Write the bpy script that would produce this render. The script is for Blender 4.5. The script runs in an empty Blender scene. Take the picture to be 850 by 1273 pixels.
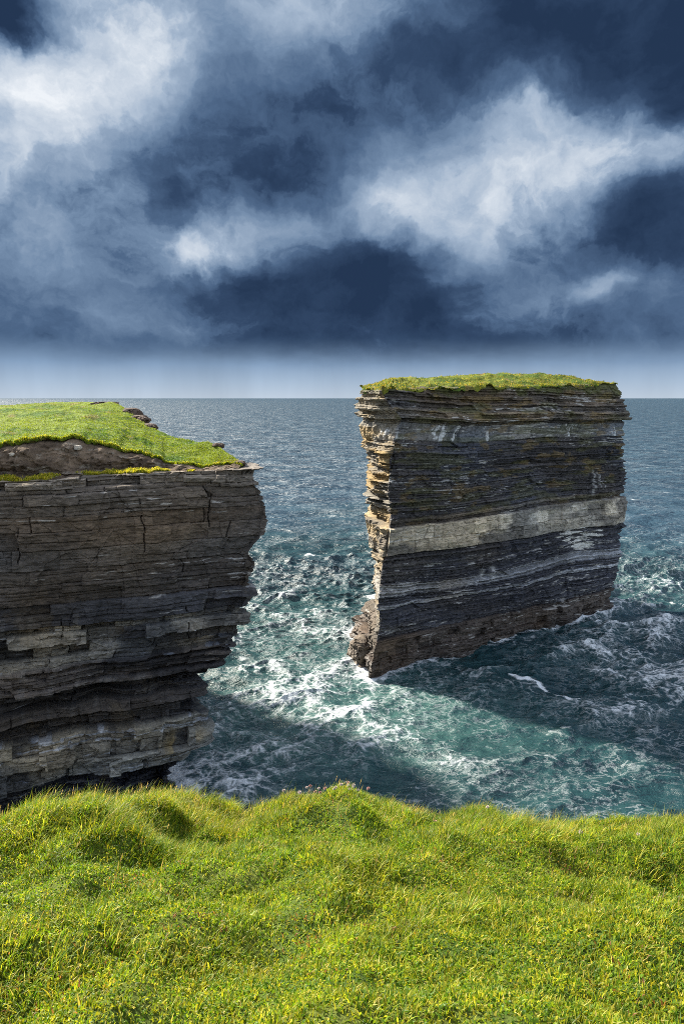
import bpy, math, random
import numpy as np
from mathutils import Vector
random.seed(7)
rng = np.random.default_rng(11)
C = bpy.context.scene.collection
SC = bpy.context.scene
EYE = 43.0
F = 849.0
PITCH = math.radians(9.5)
CP, SP = math.cos(PITCH), math.sin(PITCH)

# ------------------------------------------------------------------ survey helpers
def ray(px, py):
    rx, ry = (px - 425.0) / F, -(py - 636.5) / F
    return np.array([rx, CP + ry * SP, -SP + ry * CP])
def at(px, py, Y):
    d = ray(px, py); t = Y / d[1]
    return np.array([d[0] * t, Y, EYE + d[2] * t])
def on_sea(px, py):
    d = ray(px, py); t = -EYE / d[2]
    return np.array([d[0] * t, d[1] * t])

# ------------------------------------------------------------------ noise
M32 = 0xFFFFFFFF
def _hash(i, j, k, seed):
    h = (i.astype(np.int64) * 374761393 + j.astype(np.int64) * 668265263 + k.astype(np.int64) * 2147483647 + seed * 974634777) & M32
    h = ((h ^ (h >> 13)) * 1274126177) & M32
    h = ((h ^ (h >> 16)) * 2246822519) & M32
    h = h ^ (h >> 13)
    return (h & 0xFFFFFF).astype(np.float64) / 0x1000000
def hash1(i, seed):
    i = np.asarray(i); z = np.zeros_like(i)
    return _hash(i, z, z, seed)
def hash2(i, j, seed):
    return _hash(np.asarray(i), np.asarray(j), np.zeros_like(np.asarray(i)), seed)
def vnoise(x, y, z, seed=0):
    xi, yi, zi = np.floor(x), np.floor(y), np.floor(z)
    fx, fy, fz = x - xi, y - yi, z - zi
    fx = fx * fx * fx * (fx * (fx * 6 - 15) + 10); fy = fy * fy * fy * (fy * (fy * 6 - 15) + 10); fz = fz * fz * fz * (fz * (fz * 6 - 15) + 10)
    xi, yi, zi = xi.astype(np.int64), yi.astype(np.int64), zi.astype(np.int64)
    r = 0
    for a in (0, 1):
        wa = fx if a else 1 - fx
        for b in (0, 1):
            wb = fy if b else 1 - fy
            for c in (0, 1):
                wc = fz if c else 1 - fz
                r = r + wa * wb * wc * _hash(xi + a, yi + b, zi + c, seed)
    return r * 2 - 1
def fbm(x, y, z=None, seed=0, octv=4, gain=.5, lac=2.03):
    x = np.asarray(x, float); y = np.asarray(y, float)
    z = np.zeros_like(x) if z is None else np.asarray(z, float) + np.zeros_like(x)
    r, a, n = 0, 1.0, 0
    for o in range(octv):
        r = r + a * vnoise(x + 17.3 * o, y - 9.1 * o, z + 5.7 * o, seed + o); n += a
        a *= gain; x = x * lac; y = y * lac; z = z * lac
    return r / n * 1.6
def sstep(a, b, x):
    t = np.clip((x - a) / (b - a), 0, 1); return t * t * (3 - 2 * t)
def lerp(a, b, t):
    return a + (b - a) * t

# ------------------------------------------------------------------ mesh helpers
def mesh_obj(name, verts, quads, mat, parent=None, attrs=None, colour=None, smooth=False, tris=None):
    me = bpy.data.meshes.new(name)
    verts = np.asarray(verts, np.float32); quads = np.asarray(quads, np.int32).reshape(-1, 4)
    nq = len(quads); nt = 0 if tris is None else len(tris)
    loops = quads.ravel() if not nt else np.concatenate([quads.ravel(), np.asarray(tris, np.int32).ravel()])
    me.vertices.add(len(verts)); me.vertices.foreach_set('co', verts.ravel())
    me.loops.add(len(loops)); me.loops.foreach_set('vertex_index', loops)
    starts = np.concatenate([np.arange(nq) * 4, nq * 4 + np.arange(nt) * 3]).astype(np.int32)
    me.polygons.add(nq + nt); me.polygons.foreach_set('loop_start', starts)
    me.update(calc_edges=True); me.validate()
    me.polygons.foreach_set('use_smooth', np.full(len(me.polygons), smooth, bool))
    if colour is not None:
        c = np.ones((len(verts), 4), np.float32); c[:, :colour.shape[1]] = colour
        a = me.color_attributes.new('tint', 'FLOAT_COLOR', 'POINT'); a.data.foreach_set('color', c.ravel())
    for k, v in (attrs or {}).items():
        a = me.attributes.new(k, 'FLOAT', 'POINT'); a.data.foreach_set('value', np.asarray(v, np.float32).ravel())
    me.materials.append(mat)
    o = bpy.data.objects.new(name, me); C.objects.link(o)
    if parent is not None: o.parent = parent
    return o
def grid_quads(nr, nc, off=0, closed=False):
    r = np.arange(nr - 1)[:, None]; c = np.arange(nc if closed else nc - 1)[None, :]
    c2 = (c + 1) % nc
    return np.stack([r * nc + c, r * nc + c2, (r + 1) * nc + c2, (r + 1) * nc + c], -1).reshape(-1, 4) + off
def thing(name, label, cat, loc=(0, 0, 0), group=None):
    o = bpy.data.objects.new(name, None); C.objects.link(o); o.location = loc
    o['label'] = label; o['category'] = cat
    if group: o['group'] = group
    return o
def structure(o, label=None, cat=None):
    o['kind'] = 'structure'
    if label: o['label'] = label; o['category'] = cat
    return o

# ------------------------------------------------------------------ node helper
class NT:
    def __init__(s, tree):
        s.t = tree; s.n = tree.nodes; s.n.clear()
    def new(s, typ, props=None, **inp):
        n = s.n.new(typ)
        for k, v in (props or {}).items(): setattr(n, k, v)
        for k, v in inp.items():
            s.set(n.inputs[int(k[1:])] if k[0] == '_' else n.inputs[k.replace('__', ' ')], v)
        return n
    def set(s, sock, v):
        if hasattr(v, 'is_output'): s.t.links.new(v, sock)
        else: sock.default_value = v
    def math(s, op, a, b=0.0, c=0.0, clamp=False):
        n = s.n.new('ShaderNodeMath'); n.operation = op; n.use_clamp = clamp
        s.set(n.inputs[0], a); s.set(n.inputs[1], b); s.set(n.inputs[2], c)
        return n.outputs[0]
    def mix(s, f, a, b, blend='MIX'):
        n = s.n.new('ShaderNodeMix'); n.data_type = 'RGBA'; n.blend_type = blend
        s.set(n.inputs[0], f); s.set(n.inputs[6], a); s.set(n.inputs[7], b)
        return n.outputs[2]
    def noise(s, vec, scale, detail=4, rough=.5, dist=0.0, out=0):
        n = s.new('ShaderNodeTexNoise', None, Scale=scale, Detail=detail, Roughness=rough, Distortion=dist)
        s.set(n.inputs['Vector'], vec); return n.outputs[out]
    def ramp(s, f, stops, interp='LINEAR'):
        n = s.n.new('ShaderNodeValToRGB'); n.color_ramp.interpolation = interp
        e = n.color_ramp.elements
        while len(e) < len(stops): e.new(.5)
        for i, (p, c) in enumerate(stops):
            e[i].position = p; e[i].color = tuple(c) + (1,) if len(c) == 3 else c
        s.set(n.inputs[0], f); return n.outputs[0]
    def maprange(s, v, a, b, c=0., d=1., kind='SMOOTHSTEP'):
        n = s.n.new('ShaderNodeMapRange'); n.interpolation_type = kind
        for i, q in enumerate((v, a, b, c, d)): s.set(n.inputs[i], q)
        return n.outputs[0]
    def vmul(s, v, k):
        n = s.n.new('ShaderNodeVectorMath'); n.operation = 'MULTIPLY'; s.set(n.inputs[0], v); s.set(n.inputs[1], k); return n.outputs[0]
    def vadd(s, v, k):
        n = s.n.new('ShaderNodeVectorMath'); n.operation = 'ADD'; s.set(n.inputs[0], v); s.set(n.inputs[1], k); return n.outputs[0]
def material(name):
    m = bpy.data.materials.new(name); m.use_nodes = True
    return m, NT(m.node_tree)

# ------------------------------------------------------------------ materials
def rock_material():
    m, t = material('layered shale and sandstone')
    geo = t.new('ShaderNodeNewGeometry'); pos = geo.outputs['Position']
    a = t.new('ShaderNodeAttribute', {'attribute_name': 'tint'})
    wet = t.new('ShaderNodeAttribute', {'attribute_name': 'wet'}).outputs['Fac']
    n1 = t.noise(t.vmul(pos, (1, 1, 2.2)), 1.6, 8, .68)
    n2 = t.noise(t.vmul(pos, (.5, .5, 9)), 1.3, 5, .6)
    k1 = t.maprange(n1, .3, .72, .58, 1.5, 'LINEAR'); k2 = t.maprange(n2, .3, .7, .78, 1.25, 'LINEAR')
    k = t.math('MULTIPLY', k1, k2)
    cc = t.new('ShaderNodeCombineColor'); [t.set(cc.inputs[i], k) for i in range(3)]
    col = t.mix(1.0, a.outputs['Color'], cc.outputs[0], 'MULTIPLY')
    h = t.math('ADD', t.math('MULTIPLY', n1, .6), t.math('MULTIPLY', n2, .32))
    bmp = t.new('ShaderNodeBump', None, Strength=1.0, Distance=.3, Height=h)
    p = t.new('ShaderNodeBsdfPrincipled', None, Base__Color=col, Roughness=t.maprange(wet, 0, 1, .88, .45, 'LINEAR'), Normal=bmp.outputs[0])
    p.inputs['Specular IOR Level'].default_value = .3
    t.new('ShaderNodeOutputMaterial', None, Surface=p.outputs[0])
    return m
def turf_material(name, scale):
    m, t = material(name)
    pos = t.new('ShaderNodeNewGeometry').outputs['Position']
    a = t.new('ShaderNodeAttribute', {'attribute_name': 'tint'})
    n = t.noise(pos, scale, 6, .65); k = t.maprange(n, .25, .75, .55, 1.5, 'LINEAR')
    cc = t.new('ShaderNodeCombineColor'); [t.set(cc.inputs[i], k) for i in range(3)]
    col = t.mix(1.0, a.outputs['Color'], cc.outputs[0], 'MULTIPLY')
    bmp = t.new('ShaderNodeBump', None, Strength=.9, Distance=.9 / scale, Height=n)
    p = t.new('ShaderNodeBsdfPrincipled', None, Base__Color=col, Roughness=.9, Normal=bmp.outputs[0])
    p.inputs['Specular IOR Level'].default_value = .15
    t.new('ShaderNodeOutputMaterial', None, Surface=p.outputs[0])
    return m
def blade_material():
    m, t = material('grass blades')
    a = t.new('ShaderNodeAttribute', {'attribute_name': 'tint'})
    d = t.new('ShaderNodeBsdfPrincipled', None, Base__Color=a.outputs['Color'], Roughness=.5)
    d.inputs['Specular IOR Level'].default_value = .3
    tc = t.mix(1.0, a.outputs['Color'], (1.5, 1.45, .6, 1), 'MULTIPLY')
    tr = t.new('ShaderNodeBsdfTranslucent', None, Color=tc)
    mx = t.new('ShaderNodeMixShader', None, _0=.48, _1=d.outputs[0], _2=tr.outputs[0])
    t.new('ShaderNodeOutputMaterial', None, Surface=mx.outputs[0])
    return m
def plain(name, col, rough=.6):
    m, t = material(name)
    pos = t.new('ShaderNodeTexCoord').outputs['Object']
    n = t.noise(pos, 60, 3); k = t.maprange(n, .3, .7, .8, 1.2, 'LINEAR')
    cc = t.new('ShaderNodeCombineColor'); [t.set(cc.inputs[i], k) for i in range(3)]
    p = t.new('ShaderNodeBsdfPrincipled', None, Base__Color=t.mix(1.0, tuple(col) + (1,), cc.outputs[0], 'MULTIPLY'), Roughness=rough)
    t.new('ShaderNodeOutputMaterial', None, Surface=p.outputs[0])
    return m
ROCK = rock_material()
TURF_FAR = turf_material('headland turf', 1.6)
TURF_NEAR = turf_material('near turf', 26)
SOIL = turf_material('bare peaty soil', 1.4)
BLADE = blade_material()

# ------------------------------------------------------------------ bedded rock walls
STY = {  # bed thickness range, block length, offset mean, offset sd, block sd, colour a, colour b, pale speck share, laminae depth
 'peat':   (.3, .7, 2.5, .10, .12, .12, (.075, .062, .05), (.11, .09, .07), .05, .06),
 'thin':   (.25, .7, 3.2, .0, .16, .10, (.055, .05, .05), (.10, .088, .072), .08, .10),
 'ledge':  (.4, .9, 3.0, .35, .18, .22, (.085, .074, .06), (.15, .125, .092), .1, .08),
 'slab':   (1.8, 3.2, 3.6, .18, .10, .16, (.095, .10, .112), (.15, .152, .152), .3, .03),
 'shale':  (.14, .45, 4.5, -.12, .13, .07, (.030, .031, .038), (.060, .058, .060), .02, .10),
 'dash':   (.14, .4, 4.5, -.02, .13, .08, (.034, .035, .042), (.068, .066, .068), .40, .10),
 'pale':   (1.4, 2.6, 2.8, .22, .10, .13, (.28, .256, .21), (.46, .42, .33), .2, .03),
 'line':   (.22, .4, 5.0, .14, .12, .07, (.16, .158, .152), (.28, .275, .265), .45, .05),
 'wet':    (.8, 2.0, 2.4, .12, .12, .20, (.050, .038, .030), (.080, .060, .044), .02, .05),
 'black':  (.4, .9, 4.5, -.55, .18, .15, (.03, .031, .036), (.055, .054, .056), .04, .10),
 'weath':  (.45, .9, 1.8, .05, .22, .30, (.105, .095, .085), (.20, .185, .16), .05, .06),
 'blocks': (.7, 1.3, 2.2, .08, .16, .20, (.088, .080, .072), (.125, .113, .098), .0, .025),
 'brown':  (1.0, 2.4, 4.6, .0, .10, .12, (.082, .068, .054), (.112, .093, .072), .0, .02),
 'rowblk': (1.15, 1.6, 1.7, .12, .10, .16, (.092, .080, .067), (.16, .142, .118), .0, .02),
 'blue':   (1.1, 1.7, 4.6, .16, .12, .22, (.056, .053, .052), (.082, .079, .078), .0, .02),
 'tanblk': (.7, 1.5, 2.2, .05, .22, .26, (.085, .075, .06), (.30, .27, .20), .22, .05),
 'lamin':  (.2, .5, 4.0, -.1, .16, .12, (.072, .060, .05), (.115, .097, .076), .03, .12),
 'cave':   (.5, 1.0, 3.0, -1.5, .35, .5, (.045, .043, .043), (.085, .076, .066), .0, .08),
 'tanled': (1.3, 2.4, 2.4, .25, .16, .2, (.13, .112, .08), (.33, .29, .20), .25, .04),
}
def make_beds(table, seed, blk=1.0, bvar=1.0, ovar=1.0):
    r = np.random.default_rng(seed); z = []; rec = []
    for (zt, zb, sty) in sorted(table, key=lambda q: q[1]):
        lo, hi = STY[sty][:2]; cur = zb
        while cur < zt - .04:
            th = r.uniform(lo, hi)
            if zt - cur - th < lo * .6: th = zt - cur
            z.append(cur); rec.append((sty, th)); cur += th
    z.append(cur)
    n = len(rec)
    off = np.array([STY[s][3] + r.normal() * STY[s][4] * ovar for s, _ in rec])
    bw = np.array([blk * STY[s][2] * r.uniform(.6, 1.7) for s, _ in rec])
    bsd = np.array([STY[s][5] * bvar for s, _ in rec])
    mixv = np.clip(r.uniform(-.1, 1.1, n), 0, 1)
    ca = np.array([STY[s][6] for s, _ in rec]); cb = np.array([STY[s][7] for s, _ in rec])
    return dict(z=np.array(z), off=off, bw=bw, bsd=bsd, th=np.array([t for _, t in rec]), col=lerp(ca, cb, mixv[:, None]), cb=cb, ca=ca,
                speck=np.array([STY[s][8] for s, _ in rec]), lam=np.array([STY[s][9] for s, _ in rec]), sty=np.array([s for s, _ in rec]))
def bedded(B, s, zeta, seed):
    """displacement and colour of a bedded wall at path length s and stratigraphic height zeta"""
    n = len(B['off'])
    i = np.clip(np.searchsorted(B['z'], zeta, side='right') - 1, 0, n - 1)
    u = s / B['bw'][i] + hash1(i, seed) * 7.0
    k = np.floor(u); j0 = .55 * hash2(i, k.astype(np.int64), seed + 1); k = np.where(u - k < j0, k - 1, k); k = k.astype(np.int64)
    lo = k + .55 * hash2(i, k, seed + 1); hi = k + 1 + .55 * hash2(i, k + 1, seed + 1)
    dj = np.minimum(u - lo, hi - u) * B['bw'][i]
    rel = zeta - B['z'][i]; db = np.minimum(rel, B['th'][i] - rel)
    hb = hash2(i, k, seed + 2); hb2 = hash2(i, k, seed + 3)
    d = B['off'][i] + B['bsd'][i] * (hb * 2 - 1) * 1.3 - np.where(hb2 < .14, B['bsd'][i] * 2.4, 0)
    # some blocks are split again along a lesser parting
    sp = B['z'][i] + B['th'][i] * (.3 + .4 * hash2(i, k, seed + 6)); up = zeta > sp
    split = (hash2(i, k, seed + 7) < .55) & (B['th'][i] > .5)
    d += np.where(split & up, B['bsd'][i] * (hash2(i, k, seed + 8) * 1.6 - .8), 0)
    db = np.where(split, np.minimum(db, np.abs(zeta - sp)), db)
    openj = np.where(u - lo < hi - u, hash2(i, k, seed + 9), hash2(i, k + 1, seed + 9))
    d -= .34 * np.exp(-(dj / .065) ** 2) * np.clip(B['th'][i] / .6, .15, 1) * sstep(.6, .97, openj)
    d -= .20 * np.exp(-(db / .055) ** 2) * np.clip(B['th'][i] / .6, .25, 1)
    l = np.floor(zeta / .17 + .3 * np.sin(s * .11)).astype(np.int64)
    hl = hash1(l, seed + 4)
    d += B['lam'][i] * (hl * 2 - 1)
    col = lerp(B['ca'][i], B['cb'][i], np.clip(hb * 1.1 - .05, 0, 1)[:, None]) * .6 + B['col'][i] * .4
    col = col * (1 + (hl - .5) * np.clip(B['lam'][i] * 5, .1, .5))[:, None] * (.80 + .42 * hb2 ** 1.5)[:, None] * 1.0
    return d, col, i, hb, dj
def shards(s, z, cw, ch, seed):
    """irregular broken facets: nearest cell of a jittered grid; returns two random values per facet"""
    a, b = s / cw, z / ch; ia, ib = np.floor(a).astype(np.int64), np.floor(b).astype(np.int64)
    best = np.full(a.shape, 9e9); r1 = np.zeros_like(a); r2 = np.zeros_like(a)
    for da in (-1, 0, 1):
        for db in (-1, 0, 1):
            ca, cb = ia + da, ib + db
            px_, py_ = ca + .1 + .8 * hash2(ca, cb, seed), cb + .1 + .8 * hash2(ca, cb, seed + 1)
            dd = np.abs(a - px_) + np.abs(b - py_) * .9 + .25 * np.hypot(a - px_, b - py_)
            m = dd < best; best = np.where(m, dd, best); r1 = np.where(m, hash2(ca, cb, seed + 2), r1); r2 = np.where(m, hash2(ca, cb, seed + 3), r2)
    return r1, r2
def path_rows(levels, segs, zrows, ztop):
    """levels: per corner a list of (z, X, Y); returns X, Y (rows x cols), path length s"""
    nC = len(levels); P = []
    for lv in levels:
        lv = sorted(lv); z = np.array([q[0] for q in lv])
        P.append((z, np.array([q[1] for q in lv]), np.array([q[2] for q in lv])))
    cidx = np.concatenate([np.arange(n) / n + k for k, n in enumerate(segs)] + ([] if len(segs) == nC else [np.array([nC - 1.0])]))
    a = np.floor(cidx).astype(int); fr = cidx - a; a = np.minimum(a, len(segs) - 1) if len(segs) != nC else a
    fr = cidx - a; b = (a + 1) % nC
    zt = np.array(ztop); ztc = lerp(zt[a], zt[b], fr)
    zb = -1.6
    v = zrows[:, None]; Z = zb + (ztc[None, :] - zb) * v
    X = np.zeros_like(Z); Y = np.zeros_like(Z)
    for c in range(nC):
        z, x, y = P[c]
        xa, ya = np.interp(Z, z, x), np.interp(Z, z, y)
        wa = np.where(a == c, 1 - fr, 0) + np.where(b == c, fr, 0)
        X += xa * wa[None, :]; Y += ya * wa[None, :]
    return X, Y, Z
def smooth_cols(A, w, closed):
    k = np.hanning(2 * w + 3)[1:-1]; k /= k.sum(); n = A.shape[1]
    if closed: Q = np.concatenate([A[:, -w:], A, A[:, :w]], 1)
    else:
        Q = np.concatenate([2 * A[:, :1] - A[:, w:0:-1], A, 2 * A[:, -1:] - A[:, -2:-w - 2:-1]], 1)
    out = np.zeros_like(A)
    for q in range(2 * w + 1): out += k[q] * Q[:, q:q + n]
    return out
def rock_wall(name, parent, levels, segs, nrows, ztop, B, seed, tilt, closed, extra=None, round_w=6, nrm_w=30, rough=.35, facet=.4, bend=None, inset=((.35, .04), (.9, .12), (1.8, .2)), paint=None):
    X, Y, Z = path_rows(levels, segs, np.linspace(0, 1, nrows), ztop)
    X, Y = smooth_cols(X, round_w, closed), smooth_cols(Y, round_w, closed)
    SX, SY = smooth_cols(X, nrm_w, closed), smooth_cols(Y, nrm_w, closed)
    if closed: tx, ty = np.roll(SX, -1, 1) - np.roll(SX, 1, 1), np.roll(SY, -1, 1) - np.roll(SY, 1, 1)
    else: tx, ty = np.gradient(SX, axis=1), np.gradient(SY, axis=1)
    L = np.hypot(tx, ty) + 1e-9; nx, ny = ty / L, -tx / L
    mid = nrows // 2
    s = np.concatenate([[0], np.cumsum(np.hypot(np.diff(X[mid]), np.diff(Y[mid])))])
    S = np.broadcast_to(s[None, :], X.shape)
    wx, wy = X.ravel(), Y.ravel(); wz = Z.ravel(); ss = S.ravel()
    und = fbm(ss * .05, wz * .03, seed=seed + 30, octv=3) * .35 + fbm(ss * .4, wz * .2, seed=seed + 33, octv=2) * .06
    zeta = wz - tilt(wx, wy) + und
    if bend: zeta = bend(zeta, wx, ss)
    d, col, idx, hb, dj = bedded(B, ss + fbm(wz * .35, ss * .1, seed=seed + 40, octv=3) * .22, zeta, seed)
    big = fbm(ss * .09, wz * .10, seed=seed + 50, octv=3)
    d = d + big * .8 + .35 * np.floor(fbm(ss * .16, wz * .05, seed=seed + 55, octv=2) * 3) / 3 + fbm(wx * .9, wy * .9, wz * 1.4, seed + 60, 4) * rough
    f1, f2 = shards(ss + .35 * zeta * 0, zeta, 3.6, 2.3, seed + 200); g1, g2 = shards(ss, zeta, 1.5, .95, seed + 210)
    even = np.where(np.isin(B['sty'][idx], ['brown', 'rowblk', 'blocks', 'blue', 'slab', 'pale', 'wet']), .4, 1.0)
    d = d + facet * even * ((f1 - .5) * .8 + (g1 - .5) * .36 * (f2 > .4))
    col = col * (1 + facet * ((f2 - .5) * .18 + (g2 - .5) * .18))[:, None]
    wet = 1 - sstep(2.0, 6.5, wz + fbm(ss * .1, wz * .1, seed=seed + 70, octv=3) * 2)
    g = dict(s=ss, z=wz, x=wx, y=wy, zeta=zeta, i=idx, nx=nx.ravel(), ny=ny.ravel(), hb=hb)
    # weathering: brown and grey drifts, vertical run-off streaks, pale specks of calcite and guano along the beds
    stn = fbm(ss * .07, wz * .12, seed=seed + 80, octv=4)
    col = col * (1 + .28 * stn)[:, None] * lerp(np.array([.93, .98, 1.08]), np.array([1.1, 1.0, .88]), sstep(-.5, .5, fbm(ss * .06 + 31, wz * .09, seed=seed + 84, octv=3))[:, None])
    run = fbm(ss * 1.6, wz * .16, seed=seed + 90, octv=3)
    col *= (1 - .12 * sstep(.25, .7, run + .6 * (g['hb'] - .5)))[:, None]
    share = B['speck'][idx]; hl = hash1(np.floor(zeta / .21).astype(np.int64), seed + 102)
    spk = fbm(ss * .42, zeta * 5.5, seed=seed + 100, octv=4) + .55 * fbm(ss * .06, zeta * .5, seed=seed + 101, octv=3) + .5 * (hl - .5)
    pale = sstep(1.02 - share * .8, 1.22 - share * .8, spk + .1)
    col = lerp(col, np.array([.46, .45, .42]), (pale * .6)[:, None])
    if paint: d, col, wet = paint(g, d, col, wet)
    col = lerp(col, col * np.array([.62, .60, .58]), wet[:, None] * .55)
    if extra is not None: d = d + extra(g)
    PX = wx + g['nx'] * d; PY = wy + g['ny'] * d
    PX = PX.reshape(X.shape); PY = PY.reshape(X.shape); Z2 = Z.copy()
    rows = [np.stack([PX, PY, Z2], -1)]
    cols = [col.reshape(X.shape + (3,))]; wets = [wet.reshape(X.shape)]
    base = rows[0][-1]; lc = cols[0][-1]
    for q, (ins, up) in enumerate(inset):
        r = base.copy(); jit = fbm(s * .8, s * 0 + q, seed=seed + 120, octv=3)
        r[:, 0] -= nx[-1] * (ins * (1 + .4 * jit)); r[:, 1] -= ny[-1] * (ins * (1 + .4 * jit))
        r[:, 2] += up + .12 * jit
        rows.append(r[None]); cols.append(lc[None]); wets.append(np.zeros((1, len(s))))
    V = np.concatenate(rows, 0); CC = np.concatenate(cols, 0); W = np.concatenate(wets, 0)
    o = mesh_obj(name, V.reshape(-1, 3), grid_quads(V.shape[0], V.shape[1], closed=closed), ROCK, parent, {'wet': W}, np.clip(CC, .01, .8).reshape(-1, 3))
    return o, V, s

# ------------------------------------------------------------------ grass tufts (real blades)
def blades(P, dirs, L, W, curve, col, nseg=3, up=None):
    """blades at P (n,3): horizontal lean dirs (n,2), length, width, curve = how far the tip leans; returns verts, quads, tris, colours"""
    n = len(P); t = np.linspace(0, 1, nseg + 1)
    side = np.stack([-dirs[:, 1], dirs[:, 0], np.zeros(n)], 1)
    a = rng.uniform(-1.2, 1.2, n); ca, sa = np.cos(a)[:, None], np.sin(a)[:, None]
    side = side * ca + np.stack([dirs[:, 0], dirs[:, 1], np.zeros(n)], 1) * sa
    V = np.zeros((n, 2 * nseg + 1, 3)); K = np.zeros((n, 2 * nseg + 1, 3))
    for q in range(nseg + 1):
        ang = curve * t[q]
        # arc of a circle leaning from vertical
        safe = np.maximum(curve, 1e-3)
        h = L * np.sin(ang) / safe; r = L * (1 - np.cos(ang)) / safe
        c = P + np.stack([dirs[:, 0] * r, dirs[:, 1] * r, h], 1)
        w = (W * (1 - t[q] ** 1.6) * .5)[:, None]
        shade = col * (1 + t[q] * np.array([.14, .06, -.05]))
        if q < nseg:
            V[:, 2 * q] = c - side * w; V[:, 2 * q + 1] = c + side * w; K[:, 2 * q] = shade; K[:, 2 * q + 1] = shade
        else: V[:, 2 * q] = c; K[:, 2 * q] = shade
    off = (np.arange(n) * (2 * nseg + 1))[:, None]
    Q = np.concatenate([off + np.array([[2 * q, 2 * q + 1, 2 * q + 3, 2 * q + 2]]) for q in range(nseg - 1)], 0)
    T = off + np.array([[2 * nseg - 2, 2 * nseg - 1, 2 * nseg]])
    return V.reshape(-1, 3), Q, T, K.reshape(-1, 3)
def join_blades(name, parts, mat, parent=None):
    V, Q, T, K = [], [], [], []; o = 0
    for v, q, t, k in parts:
        V.append(v); Q.append(q + o); T.append(t + o); K.append(k); o += len(v)
    return mesh_obj(name, np.concatenate(V), np.concatenate(Q), mat, parent, None, np.concatenate(K), False, np.concatenate(T))
GREENS = np.array([(.072, .132, .011), (.122, .168, .013), (.195, .200, .018), (.040, .085, .009), (.235, .215, .03), (.33, .28, .11)])
def grass_cols(n, w, dx=None):
    c = GREENS[rng.choice(len(GREENS), n, p=np.array(w) / np.sum(w))]
    return c * rng.uniform(.8, 1.4, (n, 1)) * np.array([1.30, 1.30, 1.1])

# ------------------------------------------------------------------ SEA STACK
def prof(pix, Y):
    out = []
    for px, py in pix:
        p = at(px, py, Y); out.append((p[2], p[0], Y))
    return out
A_pix = [(474, 488), (486, 505), (499, 522), (491, 544), (487, 566), (482, 606), (485, 642), (481, 685), (474, 707), (470, 747), (472, 779), (464, 815), (458, 843)]
D_pix = [(449, 484), (442, 503), (452, 512), (450, 530), (452, 545), (460, 560), (462, 585), (464, 600), (460, 610), (459, 640), (458, 680), (466, 690), (462, 700), (466, 740), (466, 762), (449, 790), (437, 815), (434, 830)]
B_pix = [(764, 478), (770, 490), (777, 515), (771, 530), (771, 545), (775, 560), (775, 620), (777, 640), (771, 670), (765, 700), (765, 715), (762, 735), (757, 757)]
Alv = prof(A_pix, 101.0); Dlv = prof(D_pix, 110.0); Blv = prof(B_pix, 137.0)
Elv = [(z, x * 124 / 110 + 1.0, 124.0) for z, x, y in Dlv]
Clv = [(z, x - 11.5, 153.0) for z, x, y in Blv]
stack_tilt = lambda x, y: -.055 * (x - 6) + .0004 * (x - 6) ** 2
def zs(py): return at(500, py, 102.5)[2]
stack_table = [(zs(y0), zs(y1), s) for y0, y1, s in [
    (470, 497, 'peat'), (497, 506, 'thin'), (506, 519, 'ledge'), (519, 524, 'thin'), (524, 546, 'slab'), (546, 592, 'shale'), (592, 604, 'dash'), (604, 642, 'shale'),
    (642, 653, 'thin'), (653, 688, 'pale'), (688, 700, 'shale'), (700, 728, 'dash'), (728, 741, 'line'), (741, 752, 'dash'), (752, 757, 'line'), (757, 794, 'shale'), (794, 870, 'wet')]]
stack = thing('sea_stack', 'tall free standing layered rock stack with grass top rising from the sea', 'sea stack', (25, 119, 0))
def local(v, root): 
    return v
SB = make_beds(stack_table, 5, 1.3, 1.0, 1.5)
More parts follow.
